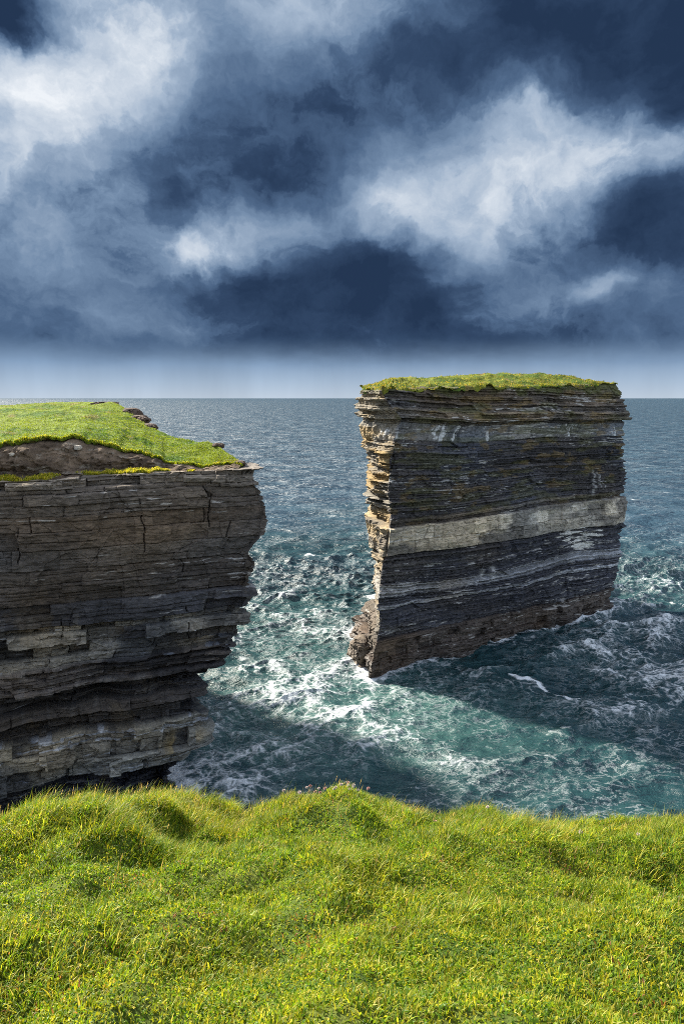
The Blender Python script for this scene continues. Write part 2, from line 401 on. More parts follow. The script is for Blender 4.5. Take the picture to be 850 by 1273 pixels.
def stack_paint(g, d, col, wet):
    # orange and yellow lichen on the sunny narrow end, mossy ledges near the top, white bird streaks
    n = fbm(g['s'] * .35, g['z'] * .5, seed=900, octv=4)
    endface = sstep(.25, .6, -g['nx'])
    top = sstep(14, 30, g['z'])
    thick = np.isin(SB['sty'][g['i']], ['slab', 'pale', 'ledge', 'line'])
    shale = np.isin(SB['sty'][g['i']], ['shale', 'dash'])
    hard = fbm(g['s'] * .05 + 3, g['zeta'] * .55, seed=905, octv=2)
    lich = endface * sstep(-.15, .35, hard + .25 * n) * (.35 + .65 * top) * sstep(6, 12, g['z'])
    col = lerp(col, np.array([.25, .22, .165]), (endface * .55 * sstep(3, 9, g['z']))[:, None])  # whole narrow end painted paler tan, its sunlit look put into the colour
    col = lerp(col, np.array([.29, .19, .065]), (lich * .65)[:, None])
    spots = sstep(.48, .66, fbm(g['s'] * .28 + 7, g['zeta'] * .8, seed=910, octv=4)) * top
    col = lerp(col, np.array([.20, .13, .035]), (spots * .35)[:, None])
    moss = sstep(.30, .60, fbm(g['s'] * .16, g['zeta'] * 1.1, seed=920, octv=4) + .25 * top - .1) * top * (1 - endface)
    col = lerp(col, np.array([.085, .085, .022]), (moss * .4)[:, None])
    col = lerp(col, np.array([.07, .075, .02]), (sstep(43.2, 44.2, g['z'] + n) * .8)[:, None])
    # white marks on the slab and beneath the pale bed
    wm = sstep(.42, .6, fbm(g['s'] * .6, g['zeta'] * .45, seed=930, octv=4)) * np.isin(SB['sty'][g['i']], ['slab'])
    col = lerp(col, np.array([.55, .55, .54]), (wm * .75 * sstep(-.1, .3, fbm(g['s'] * 2.2, g['zeta'] * 1.1, seed=931, octv=4)))[:, None])
    q = np.exp(-((g['x'] - 46) / 5.0) ** 2 - ((g['zeta'] - (zs(697))) / 1.3) ** 2) + .8 * np.exp(-((g['x'] - 47) / 2.5) ** 2 - ((g['zeta'] - (zs(716))) / 2.0) ** 2)
    gw = sstep(.35, .6, q * (1 + 1.6 * fbm(g['s'] * .45, g['zeta'] * 3.5, seed=940, octv=4)))
    col = lerp(col, np.array([.62, .61, .56]), (gw * .8)[:, None])
    for sx, z0, z1, w in ((48.5, 24, 29.5, .22), (49.6, 25.5, 29, .2), (50.6, 25, 27.5, .2), (24.2, 11.5, 14.2, .3), (26.2, 11.0, 14.4, .45)):
        kx = .5 * np.exp(-((g['x'] - sx + .12 * np.sin(g['z'] * .9 + sx)) / w) ** 2) * sstep(z0, z0 + 1, g['z']) * (1 - sstep(z1 - .5, z1, g['z'])) * (g['ny'] < 0)
        col = lerp(col, np.array([.60, .60, .57]), (kx * .75)[:, None])
    pb = np.isin(SB['sty'][g['i']], ['pale']) * sstep(-.2, .35, fbm(g['s'] * .13, g['zeta'] * .5, seed=948, octv=4) + .15 * (g['hb'] - .5))
    col = lerp(col, np.array([.085, .078, .07]), (pb * .8)[:, None])
    # veins crossing the pale bed
    vein = np.exp(-(fbm(g['s'] * .35, g['zeta'] * .5, seed=950, octv=3) / .035) ** 2) * np.isin(SB['sty'][g['i']], ['pale'])
    col = col * (1 - .55 * vein)[:, None]; d = d - .12 * vein
    ef = endface * (fbm(g['s'] * .5, g['z'] * .35, seed=960, octv=4) * .7 + .25 * hard)
    d = d + ef * .9 + endface * (np.where(g['z'] > 39, .3, 1.05) * SB['off'][g['i']] - .2)
    shelf = sstep(3.4, 1.0, g['z']) * (.35 + .4 * fbm(g['s'] * .5, g['z'] * .1, seed=970, octv=3))
    d = d + shelf * (1 - endface)
    return d, col, wet
TOPZ = [44.2, 45.6, 47.0, 44.9, 44.6]
segsS = [460, 90, 120, 60, 130]
wall, SV, ss_ = rock_wall('rock_wall', None, [Alv, Blv, Clv, Elv, Dlv], segsS, 520, TOPZ, SB, 21, stack_tilt, True,
                          round_w=5, nrm_w=26, rough=.2, facet=.7, inset=((.3, .1), (.8, .2)), paint=stack_paint,
                          bend=lambda q, x, s: q - 1.1 * sstep(8, 42, x) * np.exp(-((q - zs(636)) / 4.5) ** 2) + .7 * np.sin((x - 8) * .13) * np.exp(-((q - zs(728)) / 3.2) ** 2))
# grass cap: rings from the wall top towards the stack's long axis
ring = SV[-3].copy()
axis_a, axis_b = np.array([9.0, 116.0]), np.array([42.0, 141.0]); ab = axis_b - axis_a
tt = np.clip(((ring[:, :2] - axis_a) @ ab) / (ab @ ab), 0, 1); foot = axis_a + tt[:, None] * ab
rings = []; NR = 46
for k in range(NR + 1):
    f = (k / NR) ** 1.5
    out = .35 * (1 - k / 3) if k < 3 else 0
    p = ring.copy(); dirv = foot - ring[:, :2]; ln = np.linalg.norm(dirv, axis=1)[:, None]
    p[:, :2] = ring[:, :2] + dirv * f - dirv / ln * out
    dist = ln[:, 0] * f
    edge = fbm(ss_ * .35, ss_ * 0, seed=333, octv=4)
    drop = (-.15 - .8 * edge) * (k == 0) + (-.1 - .4 * edge) * (k == 1)
    xx = p[:, 0]
    dome = .45 * (1 - np.exp(-dist / 1.0)) + (.35 + 1.15 * sstep(12, 30, xx) - 1.0 * sstep(40, 54, xx)) * sstep(.3, 8, dist)
    p[:, 2] = lerp(p[:, 2], 45.4, sstep(.15, 1, f)) + drop + dome + .38 * fbm(p[:, 0] * .5, p[:, 1] * .5, seed=340, octv=5) * min(1, k / 3)
    rings.append(p)
CAP = np.stack(rings); 
def far_turf_col(x, y, seed, yellow=0.0):
    a = fbm(x * .22, y * .22, seed=seed, octv=4); b = fbm(x * 1.1, y * 1.1, seed=seed + 9, octv=4)
    c = lerp(np.array([.050, .100, .010]), np.array([.125, .165, .014]), sstep(-.7, .6, a + .6 * b + yellow)[:, None])
    return lerp(c, np.array([.17, .13, .045]), (sstep(.5, .9, fbm(x * .5, y * .5, seed=seed + 20, octv=4)) * .6)[:, None])
cv = CAP.reshape(-1, 3)
capcol = far_turf_col(cv[:, 0], cv[:, 1], 350) * np.array([1.05, .86, 1.1])
cap = mesh_obj('grass_cap', cv, grid_quads(NR + 1, len(ring), closed=True), TURF_FAR, None, None, capcol, True)
# tussocks on the cap: blades sampled on ring vertices, denser at the rim
nT = 26000
kk = (rng.random(nT) ** 1.8 * (NR - 1)).astype(int) + 1; jj = rng.integers(0, len(ring), nT)
P = CAP[kk, jj] + rng.normal(0, .12, (nT, 3)) * [1, 1, .2]
keep = fbm(P[:, 0] * .5, P[:, 1] * .5, seed=360, octv=3) > rng.uniform(-.9, .5, nT); P = P[keep]; n = len(P)
ang = rng.uniform(0, 2 * np.pi, n); dirs = np.stack([np.cos(ang) + .3, np.sin(ang)], 1); dirs /= np.linalg.norm(dirs, axis=1)[:, None]
cb = blades(P, dirs, rng.uniform(.10, .32, n), rng.uniform(.05, .10, n), rng.uniform(.5, 1.9, n), grass_cols(n, [4, 4, 3, 3, 2, 1.2]) * np.where(fbm(P[:, 0] * .4, P[:, 1] * .4, seed=365, octv=3) > .1, .6, .95)[:, None] * np.array([1.05, .84, 1.0]), 2)
captuft = join_blades('cap_tussocks', [cb], BLADE)
# low broken buttress at the foot of the narrow end
def rubble(name, centre, size, seed, parent, tint):
    nu, nv = 120, 90
    u = np.linspace(0, 2 * np.pi, nu, endpoint=False); v = np.linspace(0, np.pi, nv)
    U, Vv = np.meshgrid(u, v)
    x, y, z = np.sin(Vv) * np.cos(U), np.sin(Vv) * np.sin(U), np.cos(Vv)
    sg = lambda q, e: np.sign(q) * np.abs(q) ** e
    x, y, z = sg(x, .65), sg(y, .65), sg(z, .7)
    X, Y, Z = x * size[0] + centre[0], y * size[1] + centre[1], z * size[2] + centre[2]
    rs = 1.6 / min(size); A_ = (X.ravel() * rs, Y.ravel() * rs, Z.ravel() * rs)
    k = 1 + .30 * fbm(*[q * .6 for q in A_], seed, 5).reshape(X.shape) - .45 * (np.abs(fbm(*[q * .9 for q in A_], seed + 3, 4)).reshape(X.shape) < .09) * .35 + .13 * (hash1(np.floor(Z * rs / .55 + .3 * np.sin(U * 3)).astype(np.int64), seed) - .5) * 2
    X, Y = (X - centre[0]) * k + centre[0], (Y - centre[1]) * k + centre[1]
    V = np.stack([X, Y, Z], -1).reshape(-1, 3)
    cl = np.array(tint) * (1 + .3 * fbm(V[:, 0], V[:, 1], V[:, 2] * 2, seed + 5, 4))[:, None]
    wet = 1 - sstep(1, 4, V[:, 2])
    return mesh_obj(name, V, grid_quads(nv, nu, closed=True), ROCK, parent, {'wet': wet}, np.clip(cl, .02, .7))
def place(o, root):
    o.parent = root; o.matrix_parent_inverse.identity(); o.location = Vector(o.location) - root.location
for o in (wall, cap, captuft): place(o, stack)
for c, sz, sd in (((3.2, 108.2, .4), (1.5, 2.1, 3.7), 1), ((2.3, 111.0, .0), (1.2, 2.0, 2.2), 2)):
    place(rubble('buttress', c, sz, sd, None, (.13, .105, .08)), stack)

# ------------------------------------------------------------------ HEADLAND on the left
T_pix = [(322, 579), (319, 600), (327, 612), (330, 625), (334, 642), (327, 666), (313, 688), (319, 697), (313, 740), (305, 762), (300, 790), (289, 802), (276, 832), (263, 858), (267, 884), (262, 921), (233, 927), (228, 936), (216, 958), (222, 985), (226, 1000)]
Tlv = [(z, x + .45 * sstep(12, 16, z) - 1.1 * sstep(19, 12, z) * sstep(4.2, 5.2, z), y) for z, x, y in prof(T_pix, 69.5)]
def shift(lv, dx, Y): return [(z, x + dx, Y) for z, x, y in lv]
HL = [[(0, -120, 28), (40, -120, 28)], [(0, -34, 62.0), (40, -34, 62.0)], Tlv, shift(Tlv, -7.5, 82), shift(Tlv, -19.5, 95), [(0, -38, 113), (40, -38, 113)], [(0, -120, 142), (40, -120, 142)]]
HTOP = [34.6, 35.2, 35.95, 36.9, 38.4, 41.2, 41.2]
head_tilt = lambda x, y: .012 * (x + 22)
def zh(py): return at(150, py, 66.5)[2]
head_table = [(zh(y0), zh(y1), s) for y0, y1, s in [
    (560, 604, 'weath'), (604, 636, 'blocks'), (636, 676, 'brown'), (676, 701, 'rowblk'), (701, 744, 'brown'), (744, 771, 'blue'), (771, 818, 'tanblk'),
    (818, 850, 'lamin'), (850, 872, 'cave'), (872, 884, 'brown'), (884, 906, 'cave'), (906, 962, 'tanled'), (962, 1200, 'black')]]
HB = make_beds(head_table, 9, 1.5, 1.1, 1.4)
head = thing('headland', 'grass topped cliff of dark layered rock with overhanging end and bare soil bank', 'cliff', (-30, 75, 0))
def head_paint(g, d, col, wet):
    n = fbm(g['s'] * .4, g['z'] * .5, seed=1900, octv=4)
    blu = sstep(-.2, .5, fbm(g['s'] * .08 + 5, g['z'] * .14, seed=1910, octv=3))
    col = lerp(col, col * np.array([.86, .93, 1.06]), (blu * .6)[:, None])
    ru = sstep(.45, .7, fbm(g['s'] * .3 + 9, g['z'] * .3, seed=1920, octv=4)) * sstep(28, 18, g['z'])
    col = lerp(col, np.array([.20, .14, .06]), (ru * .2)[:, None])
    st = sstep(.35, .75, fbm(g['s'] * 1.1, g['z'] * .14, seed=1930, octv=4)) * sstep(26, 20, g['z']) * sstep(8, 12, g['z'])
    col = lerp(col, np.array([.38, .35, .29]), (st * .10 * (g['hb'] > .55))[:, None])
    col = col * lerp(np.array([.62, .67, .76]), np.array([1.0, .95, .88]), sstep(13, 26, g['z'])[:, None])  # darker and bluer low down: shadow tone of the lower cliff in the colour
    mo = sstep(34.2, 35.6, g['z'] + n * .8) * sstep(-30, -36, g['x'] + 5 * n)
    col = lerp(col, np.array([.20, .17, .04]), (mo * .75)[:, None])
    tanny = np.isin(HB['sty'][g['i']], ['tanblk', 'lamin', 'tanled'])
    pt = sstep(-.25, .35, fbm(g['s'] * .16, g['zeta'] * .22, seed=1940, octv=4) + .6 * (g['hb'] - .5) + .012 * (-22 - g['x']))
    col = np.where(tanny[:, None], lerp(col * np.array([.50, .53, .60]), col * 1.55, pt[:, None]), col)
    oc = np.exp(-((g['x'] + 17.2) / 1.8) ** 2 - ((g['z'] - 6.2) / 1.5) ** 2) * sstep(-.1, .4, fbm(g['s'] * 1.2, g['z'] * .25, seed=1950, octv=3))
    col = lerp(col, np.array([.33, .25, .11]), (oc * .8)[:, None])
    for jx, z0, z1 in ((-19.6, 27.5, 33.5), (-13.2, 29, 35), (-27.5, 19, 24), (-16.0, 17, 22), (-30.4, 27, 31)):
        jw = .20 * fbm(g['z'] * .5, g['z'] * 0 + jx, seed=1960, octv=3) + .1 * (hash1(np.floor(g['zeta'] / .9).astype(np.int64), 1961) - .5)
        kj = sstep(z0, z0 + .6, g['z']) * sstep(z1, z1 - .6, g['z']) * (g['ny'] < -.5)
        kj = kj * (hash1(np.floor(g['zeta'] / 1.1 + jx).astype(np.int64), 1962) < .7)
        d = d - .4 * kj * np.exp(-((g['x'] - jx - 1.6 * jw) / .05) ** 2) + .22 * kj * np.clip(1 - np.abs(g['x'] - jx - jw - .9) / .9, 0, 1)
    # two shallow hollows under the overhang
    for hx, hz, r in ((-24.5, 12.2, 1.5), (-30.0, 12.0, 2.2), (-18.8, 12.6, 1.2)):
        d = d - 1.5 * np.exp(-((g['x'] - hx) / r) ** 2 - ((g['z'] - hz) / (r * .55)) ** 2)
    d = d - 1.3 * sstep(zh(958), zh(968), g['zeta']) * sstep(-.35, -.9, g['ny'])
    wet = wet * .8
    return d, col, wet
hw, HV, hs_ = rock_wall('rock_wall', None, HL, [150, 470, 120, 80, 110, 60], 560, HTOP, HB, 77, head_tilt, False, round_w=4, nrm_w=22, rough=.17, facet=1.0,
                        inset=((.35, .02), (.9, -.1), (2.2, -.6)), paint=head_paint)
# soil bank and turf
def curve_px(knots, u):
    k = np.array([at(a, b, Y) for a, b, Y in knots]); seg = np.linspace(0, 1, len(k))
    # parametrise by pixel-independent chord length
    ch = np.concatenate([[0], np.cumsum(np.linalg.norm(np.diff(k, axis=0), axis=1))]); ch /= ch[-1]
    return np.stack([np.interp(u, ch, k[:, i]) for i in range(3)], 1)
front_k = [(-700, 545, 50), (-300, 548, 58), (0, 550, 66), (90, 541, 69.0), (120, 549, 69.8), (180, 565, 70.3), (215, 575, 70.5), (258, 577, 70.6), (300, 577, 70.7)]
back_k = [(-700, 508, 132), (-300, 505, 125), (0, 503.5, 119), (100, 499, 116), (142, 500, 111), (166, 513, 104), (186, 531, 95), (226, 547, 87), (270, 553, 79.5), (303, 577, 71.3)]
NU = 620
u = np.linspace(0, 1, NU)
Fc = curve_px(front_k, u)
def smooth1(A, w): return smooth_cols(A.T, w, False).T
Fc = smooth1(Fc, 14); Bc = smooth1(curve_px(back_k, u), 12)
Fc[:, 1] += .5 * fbm(u * 60, u * 0, seed=60, octv=4) * sstep(1, .9, u); Fc[:, 2] += .22 * fbm(u * 70, u * 0, seed=61, octv=4)
NVt = 200
rows = []
lipdrop = .28 + .25 * fbm(u * 90, u * 0, seed=62, octv=3)
p = Fc.copy(); p[:, 1] += .10; p[:, 2] -= lipdrop; rows.append(p)
p = Fc.copy(); p[:, 1] -= .18; p[:, 2] -= lipdrop * .45; rows.append(p)
for k in range(NVt):
    v = (k / (NVt - 1)) ** 1.15
    p = lerp(Fc, Bc, v)
    amp = sstep(0, .04, v) * sstep(1, .93, v) * .8 + .2
    p[:, 2] += amp * (.42 * fbm(p[:, 0] * .12, p[:, 1] * .12, seed=64, octv=3) + .22 * fbm(p[:, 0] * .55, p[:, 1] * .55, seed=65, octv=4))
    # a shallow dip along the front so that the lawn sweeps down to the point
    rows.append(p)
for dn, ins in ((.3, -.25), (1.2, .1)):
    p = rows[-1].copy() if dn < 1 else p
    q = Bc.copy(); q[:, 2] -= dn; q[:, 1] += -ins * .2; q[:, 0] += -ins; rows.append(q)
TV = np.stack(rows); tv = TV.reshape(-1, 3)
tcol = far_turf_col(tv[:, 0], tv[:, 1], 370, .25)
turf = mesh_obj('turf', tv, grid_quads(TV.shape[0], NU), TURF_FAR, None, None, tcol, True)
# bank: from the wall top across the ledge and up under the turf lip
cols_front = 150 + 470
rim = HV[560 - 1 + 1, :cols_front + 1]            # first inset row along the front
rim_u = np.clip((rim[:, 0] - Fc[0, 0]) / (Fc[-1, 0] - Fc[0, 0]), 0, 1)
ru = np.interp(Fc[:, 0], rim[:, 0], np.arange(len(rim)))
ri = np.floor(np.clip(ru, 0, len(rim) - 1.001)).astype(int); rf = np.clip(ru, 0, len(rim) - 1.001) - ri
R0 = lerp(rim[ri], rim[ri + 1], rf[:, None])
top = Fc.copy(); top[:, 2] -= .12; top[:, 1] += .35
hgt = np.clip(top[:, 2] - R0[:, 2], .02, None)
rows = []; NB = 70
for k in range(NB):
    v = k / (NB - 1)
    yy = lerp(0, 1, v)
    led = .42
    zz = np.where(v < led, .10 * v / led, .10 + .90 * sstep(0, 1, np.clip((v - led) / (1 - led), 0, 1)) * .6 + .30 * np.clip((v - led) / (1 - led), 0, 1))
    yw = v if v < led else led + (v - led) * 1.0
    p = lerp(R0, top, yw)
    p[:, 2] = R0[:, 2] + hgt * zz
    amp = min(1, v * 6) * min(1, (1 - v) * 6)
    nz = fbm(p[:, 0] * .6, p[:, 1] * .9, p[:, 2] * .9, 71, 5)
    p[:, 1] -= amp * (.6 * nz + .22 * fbm(p[:, 0] * 2.4, p[:, 1] * 2, p[:, 2] * 2.4, 76, 3) + .12 * np.floor(p[:, 2] / .35 + .6 * nz) % 2); p[:, 2] += .16 * amp * fbm(p[:, 0] * .9, p[:, 1] * .9, p[:, 2], 72, 4)
    rows.append(p)
BV = np.stack(rows); bv = BV.reshape(-1, 3)
nb = fbm(bv[:, 0] * .3, bv[:, 1] * .3, bv[:, 2] * .8, 73, 5); vv = np.repeat(np.linspace(0, 1, NB), NU)
bc = lerp(np.array([.07, .049, .033]), np.array([.155, .112, .076]), sstep(-.5, .7, nb)[:, None])
bc = lerp(bc, np.array([.27, .235, .185]), (sstep(.40, .7, fbm(bv[:, 0] * .9, bv[:, 1], bv[:, 2] * 2.4, 74, 4)) * .5)[:, None])
led_g = sstep(.32, .1, vv) * sstep(.0, .35, fbm(bv[:, 0] * .25, bv[:, 1] * .4, seed=75, octv=3) + .4 * sstep(-27, -31, bv[:, 0]) + .35 * np.exp(-((bv[:, 0] + 20.5) / 3) ** 2) - .1)
bc = lerp(bc, np.array([.19, .17, .03]), (led_g * .85)[:, None])
bank = mesh_obj('soil_bank', bv, grid_quads(NB, NU), SOIL, None, None, bc, True)
# blades: turf surface, turf lip, ledge tufts
def on_grid(G, n, ra, rb, ca, cb_, pw=1.0):
    a = ra + (rng.random(n) ** pw) * (rb - ra - 1.01); b = ca + rng.random(n) * (cb_ - ca - 1.01)
    i, j = a.astype(int), b.astype(int); fa, fb = (a - i)[:, None], (b - j)[:, None]
    return lerp(lerp(G[i, j], G[i, j + 1], fb), lerp(G[i + 1, j], G[i + 1, j + 1], fb), fa)
parts = []
P = on_grid(TV, 90000, 2, NVt, 170, NU); n = len(P)
kp = fbm(P[:, 0] * .45, P[:, 1] * .45, seed=80, octv=4) > rng.uniform(-1.1, .6, n); P = P[kp]; n = len(P)
ang = rng.normal(.2, 1.0, n); dirs = np.stack([np.cos(ang), np.sin(ang)], 1)
gc = far_turf_col(P[:, 0], P[:, 1], 370, .35) * rng.uniform(.75, 1.3, (n, 1))
parts.append(blades(P, dirs, rng.uniform(.08, .26, n), rng.uniform(.04, .08, n), rng.uniform(.7, 1.9, n), gc, 2))
P = on_grid(TV, 9000, 0, 4, 170, NU); n = len(P)
ang = rng.normal(-1.4, .8, n); dirs = np.stack([np.cos(ang), np.sin(ang)], 1)
parts.append(blades(P, dirs, rng.uniform(.15, .4, n), rng.uniform(.04, .08, n), rng.uniform(1.0, 2.4, n), grass_cols(n, [3, 4, 5, 2, 3, 1]), 3))
place(join_blades('turf_blades', parts, BLADE), head)
P = on_grid(BV, 26000, 0, 24, 150, NU - 20); n = len(P)
kp = sstep(.0, .35, fbm(P[:, 0] * .25, P[:, 1] * .4, seed=75, octv=3) + .4 * sstep(-27, -31, P[:, 0]) + .35 * np.exp(-((P[:, 0] + 20.5) / 3) ** 2) - .1) > rng.random(n) * .9 + .1
P = P[kp]; n = len(P)
ang = rng.normal(-1.2, 1.2, n); dirs = np.stack([np.cos(ang), np.sin(ang)], 1)
place(join_blades('ledge_tufts', [blades(P, dirs, rng.uniform(.12, .42, n), rng.uniform(.04, .09, n), rng.uniform(.6, 2.2, n), grass_cols(n, [1, 2, 5, 1, 6, 3]), 3)], BLADE), head)
for o in (hw, turf, bank): place(o, head)
for (px, py, Y, sx, sz, sd) in ((163, 515, 103.5, 1.5, 1.5, 31), (173, 522, 100.0, 1.5, 1.1, 32), (185, 531, 95.2, 1.0, .8, 33), (271, 553, 79.6, .6, .35, 34), (132, 501, 112, 1.6, .35, 35), (298, 575, 71.8, .6, .3, 36)):
    c = at(px, py, Y)
    place(rubble('edge_outcrop', (c[0], c[1], c[2] - sz * .35), (sx, sx * 1.2, sz), sd, None, (.085, .058, .042)), head)
# pale stones lying on the bank
for (px, py, sz, lab) in ((98, 557, .34, 'large pale stone lodged high on the bare soil bank of the headland'), (16, 565, .24, 'small pale stone at the far end of the bare soil bank')):
    d = ray(px, py); best = np.argmin(np.abs(np.arctan2(bv[:, 0], bv[:, 1]) - math.atan2(d[0], d[1])) + np.abs((bv[:, 2] - EYE) / bv[:, 1] - d[2] / d[1]))
    c = bv[best]
    st = rubble('stone', (c[0], c[1] - .12, c[2] + .06), (sz, sz * .8, sz * .7), 40 + int(px), None, (.38, .34, .28))
    st['label'] = lab; st['category'] = 'stone'

# ------------------------------------------------------------------ FOREGROUND ground with its own cliff
crest_px = [(-500, 1030), (-150, 1030), (0, 1052), (60, 1036), (130, 1014), (200, 1008), (228, 1012), (300, 1020), (350, 1002), (430, 996), (470, 1008), (560, 1030), (640, 1032), (700, 1033), (800, 1027), (850, 1030), (1000, 1025), (1400, 1030)]
CY = 5.7
ck = np.array([at(a, b, CY) for a, b in crest_px])
def crest_h(x): return np.interp(x, ck[:, 0], ck[:, 2]) + .12 * fbm(x * 1.7, x * 0 + 2.2, seed=398, octv=3)
def ground_z(x, y):
    hc = crest_h(x)
    base = EYE - 1.72 - .02 * np.clip(y, -50, 1.5)
    t = np.clip((y - .6) / (CY - .6), 0, 1.0)
    z = base + (hc - base) * (t ** 1.22)
    over = np.clip(y - CY, 0, None)
    z = z - .35 * over - .55 * over ** 2
    m = np.exp(-((y - 3.4) / 2.2) ** 2)
    z = z + .17 * fbm(x * 1.0, y * 1.1, seed=400, octv=3) * sstep(6.2, 4.8, y) + .085 * fbm(x * 2.3, y * 2.3, seed=410, octv=3)
    # folds in the turf
    z = z + .10 * np.exp(-((x + 2.3 - .5 * (y - 4)) / .35) ** 2 - ((y - 4.9) / .5) ** 2)
    z = z - .10 * np.exp(-((x + 1.55) / .25) ** 2 - ((y - 3.0) / .45) ** 2)
    z = z - .07 * np.exp(-((x - 1.1) / .8) ** 2 - ((y - 3.0 - .15 * (x - 1.1)) / .16) ** 2)
    return z
gx = np.concatenate([-6 - np.geomspace(.1, 54, 40)[::-1], np.linspace(-6, 6, 330), 6 + np.geomspace(.1, 54, 40)])
gy = np.concatenate([np.linspace(-30, .5, 40), np.linspace(.55, 7.0, 210)])
GX, GY = np.meshgrid(gx, gy)
GZ = ground_z(GX.ravel(), GY.ravel()); gz = GZ.copy()
wide = np.clip(np.abs(GX.ravel()) - 6, 0, None)
gv = np.stack([GX.ravel(), GY.ravel(), gz], 1)
ga = fbm(gv[:, 0] * 1.2, gv[:, 1] * 1.2, seed=420, octv=4)
gcol = lerp(np.array([.050, .082, .012]), np.array([.095, .115, .018]), sstep(-.5, .6, ga)[:, None])
structure(mesh_obj('ground', gv, grid_quads(len(gy), len(gx)), TURF_NEAR, None, None, gcol, True))
FT = [(40.9 - 3.2, 'weath'), (30, 'blocks'), (22, 'brown'), (15, 'tanblk'), (8, 'lamin'), (-3, 'black')]
ftab = []; prev = 41.5
for zb, s_ in FT: ftab.append((prev, zb, s_)); prev = zb
yf = 7.25
FL = [[(0, -60, 8.6), (39, -60, yf)], [(0, -6, 8.6), (39, -6, yf)], [(0, 6, 8.6), (39, 6, yf)], [(0, 60, 8.6), (39, 60, yf)]]
ztopF = [float(ground_z(np.array([q]), np.array([7.0]))[0]) - .05 for q in (-60, -6, 6, 60)]
FL = FL[::-1]
fw, FV, fs_ = rock_wall('foreground_cliff', None, FL, [60, 90, 60], 160, ztopF[::-1], make_beds(ftab, 15), 55, lambda x, y: 0 * x, False, round_w=3, nrm_w=8, rough=.2,
                        inset=((.4, .05), (1.6, .3)))
structure(fw)

# ------------------------------------------------------------------ near grass
def in_view(x, y, z, mx=1.25, my=1.12):
    zc = y * CP + (EYE - z) * SP; vx = x * F / zc; vy = (y * SP - (EYE - z) * CP) * F / zc
    return (np.abs(vx) < 425 * 1.05 + 2.4 * F / zc) & (vy > -636.5 * 1.25)
WIND = np.array([.9, .25])
def scatter(n, y0, y1):
    n = int(n * 1.3); y = rng.uniform(y0, y1, n); x = rng.uniform(-7.3, 7.3, n); z = ground_z(x, y)
    k = in_view(x, y, z); return np.stack([x, y, z], 1)[k]
parts = []
lush = lambda x, y: 1.3 * fbm(x * 1.5 + 3, y * 1.6, seed=430, octv=3) + 1.1 * sstep(3.3, 5.3, y) - .25
# short dense sward
P = scatter(430000, 1.1, 6.25)
yel = fbm(P[:, 0] * .8, P[:, 1] * .9, seed=440, octv=4)
n = len(P); lu = lush(P[:, 0], P[:, 1])
ang = rng.uniform(0, 2 * np.pi, n); dirs = np.stack([np.cos(ang), np.sin(ang)], 1) + WIND * .5; dirs /= np.linalg.norm(dirs, axis=1)[:, None]
hum = fbm(P[:, 0] * 4, P[:, 1] * 4, seed=445, octv=3); L = rng.uniform(.022, .06, n) * (1 + .7 * np.clip(lu, 0, 1.2)) * np.clip(1 + .8 * hum, .3, 2); L *= .62 + .38 * sstep(2.0, 4.2, P[:, 1]); W = rng.uniform(.0045, .010, n)
col = lerp(grass_cols(n, [5, 4, 1.2, 5, .5, .15]), grass_cols(n, [2, 5, 5, 2, 3, .8]), (sstep(-.5, .6, yel + .4 * rng.normal(size=n)))[:, None]) * (1 + .35 * fbm(P[:, 0] * 9, P[:, 1] * 9, seed=446, octv=2))[:, None]
parts.append(blades(P, dirs, L, W, rng.uniform(.5, 2.2, n), col, 2))
# long tussocks: clumps of blades fanning out and leaning with the wind
def clumps(nc, y0, y1, thr, len_rng, per, wcol, lean, spread, curve, wid=(.0025, .005)):
    c = scatter(nc, y0, y1); l = lush(c[:, 0], c[:, 1]); c = c[l > thr + rng.normal(0, .25, len(c))]; l = lush(c[:, 0], c[:, 1])
    m = rng.integers(per[0], per[1], len(c)); idx = np.repeat(np.arange(len(c)), m); n = len(idx)
    o = rng.normal(0, spread, (n, 2)); xy = c[idx, :2] + o; z = ground_z(xy[:, 0], xy[:, 1])
    size = rng.uniform(len_rng[0], len_rng[1], len(c))[idx]
    cd = rng.normal(0, .5, (len(c), 2))[idx]
    dirs = o / spread * .7 + cd + WIND * lean + rng.normal(0, .35, (n, 2)); dirs /= np.linalg.norm(dirs, axis=1)[:, None] + 1e-6
    shade = (rng.uniform(.7, 1.3, (len(c), 1)) * (1 + rng.normal(0, .10, (len(c), 3)) * np.array([1, .4, 1])))[idx]
    return blades(np.stack([xy[:, 0], xy[:, 1], z - .005], 1), dirs, size * rng.uniform(.6, 1.15, n), rng.uniform(*wid, n), rng.uniform(curve[0], curve[1], n), grass_cols(n, wcol) * shade, 4)
parts.append(clumps(9000, 1.2, 5.0, -.6, (.03, .07), (8, 20), [4, 5, 5, 3, 2, .5], .6, .028, (.6, 2.0), (.005, .009)))
parts.append(clumps(6500, 2.0, 6.2, .42, (.06, .14), (14, 30), [4, 5, 5, 3, 3, .8], .6, .032, (.7, 2.1), (.004, .0075)))
parts.append(clumps(3400, 4.0, 6.3, .85, (.10, .22), (18, 36), [4, 5, 5, 3, 3, 1.2], 1.0, .04, (.6, 1.9)))
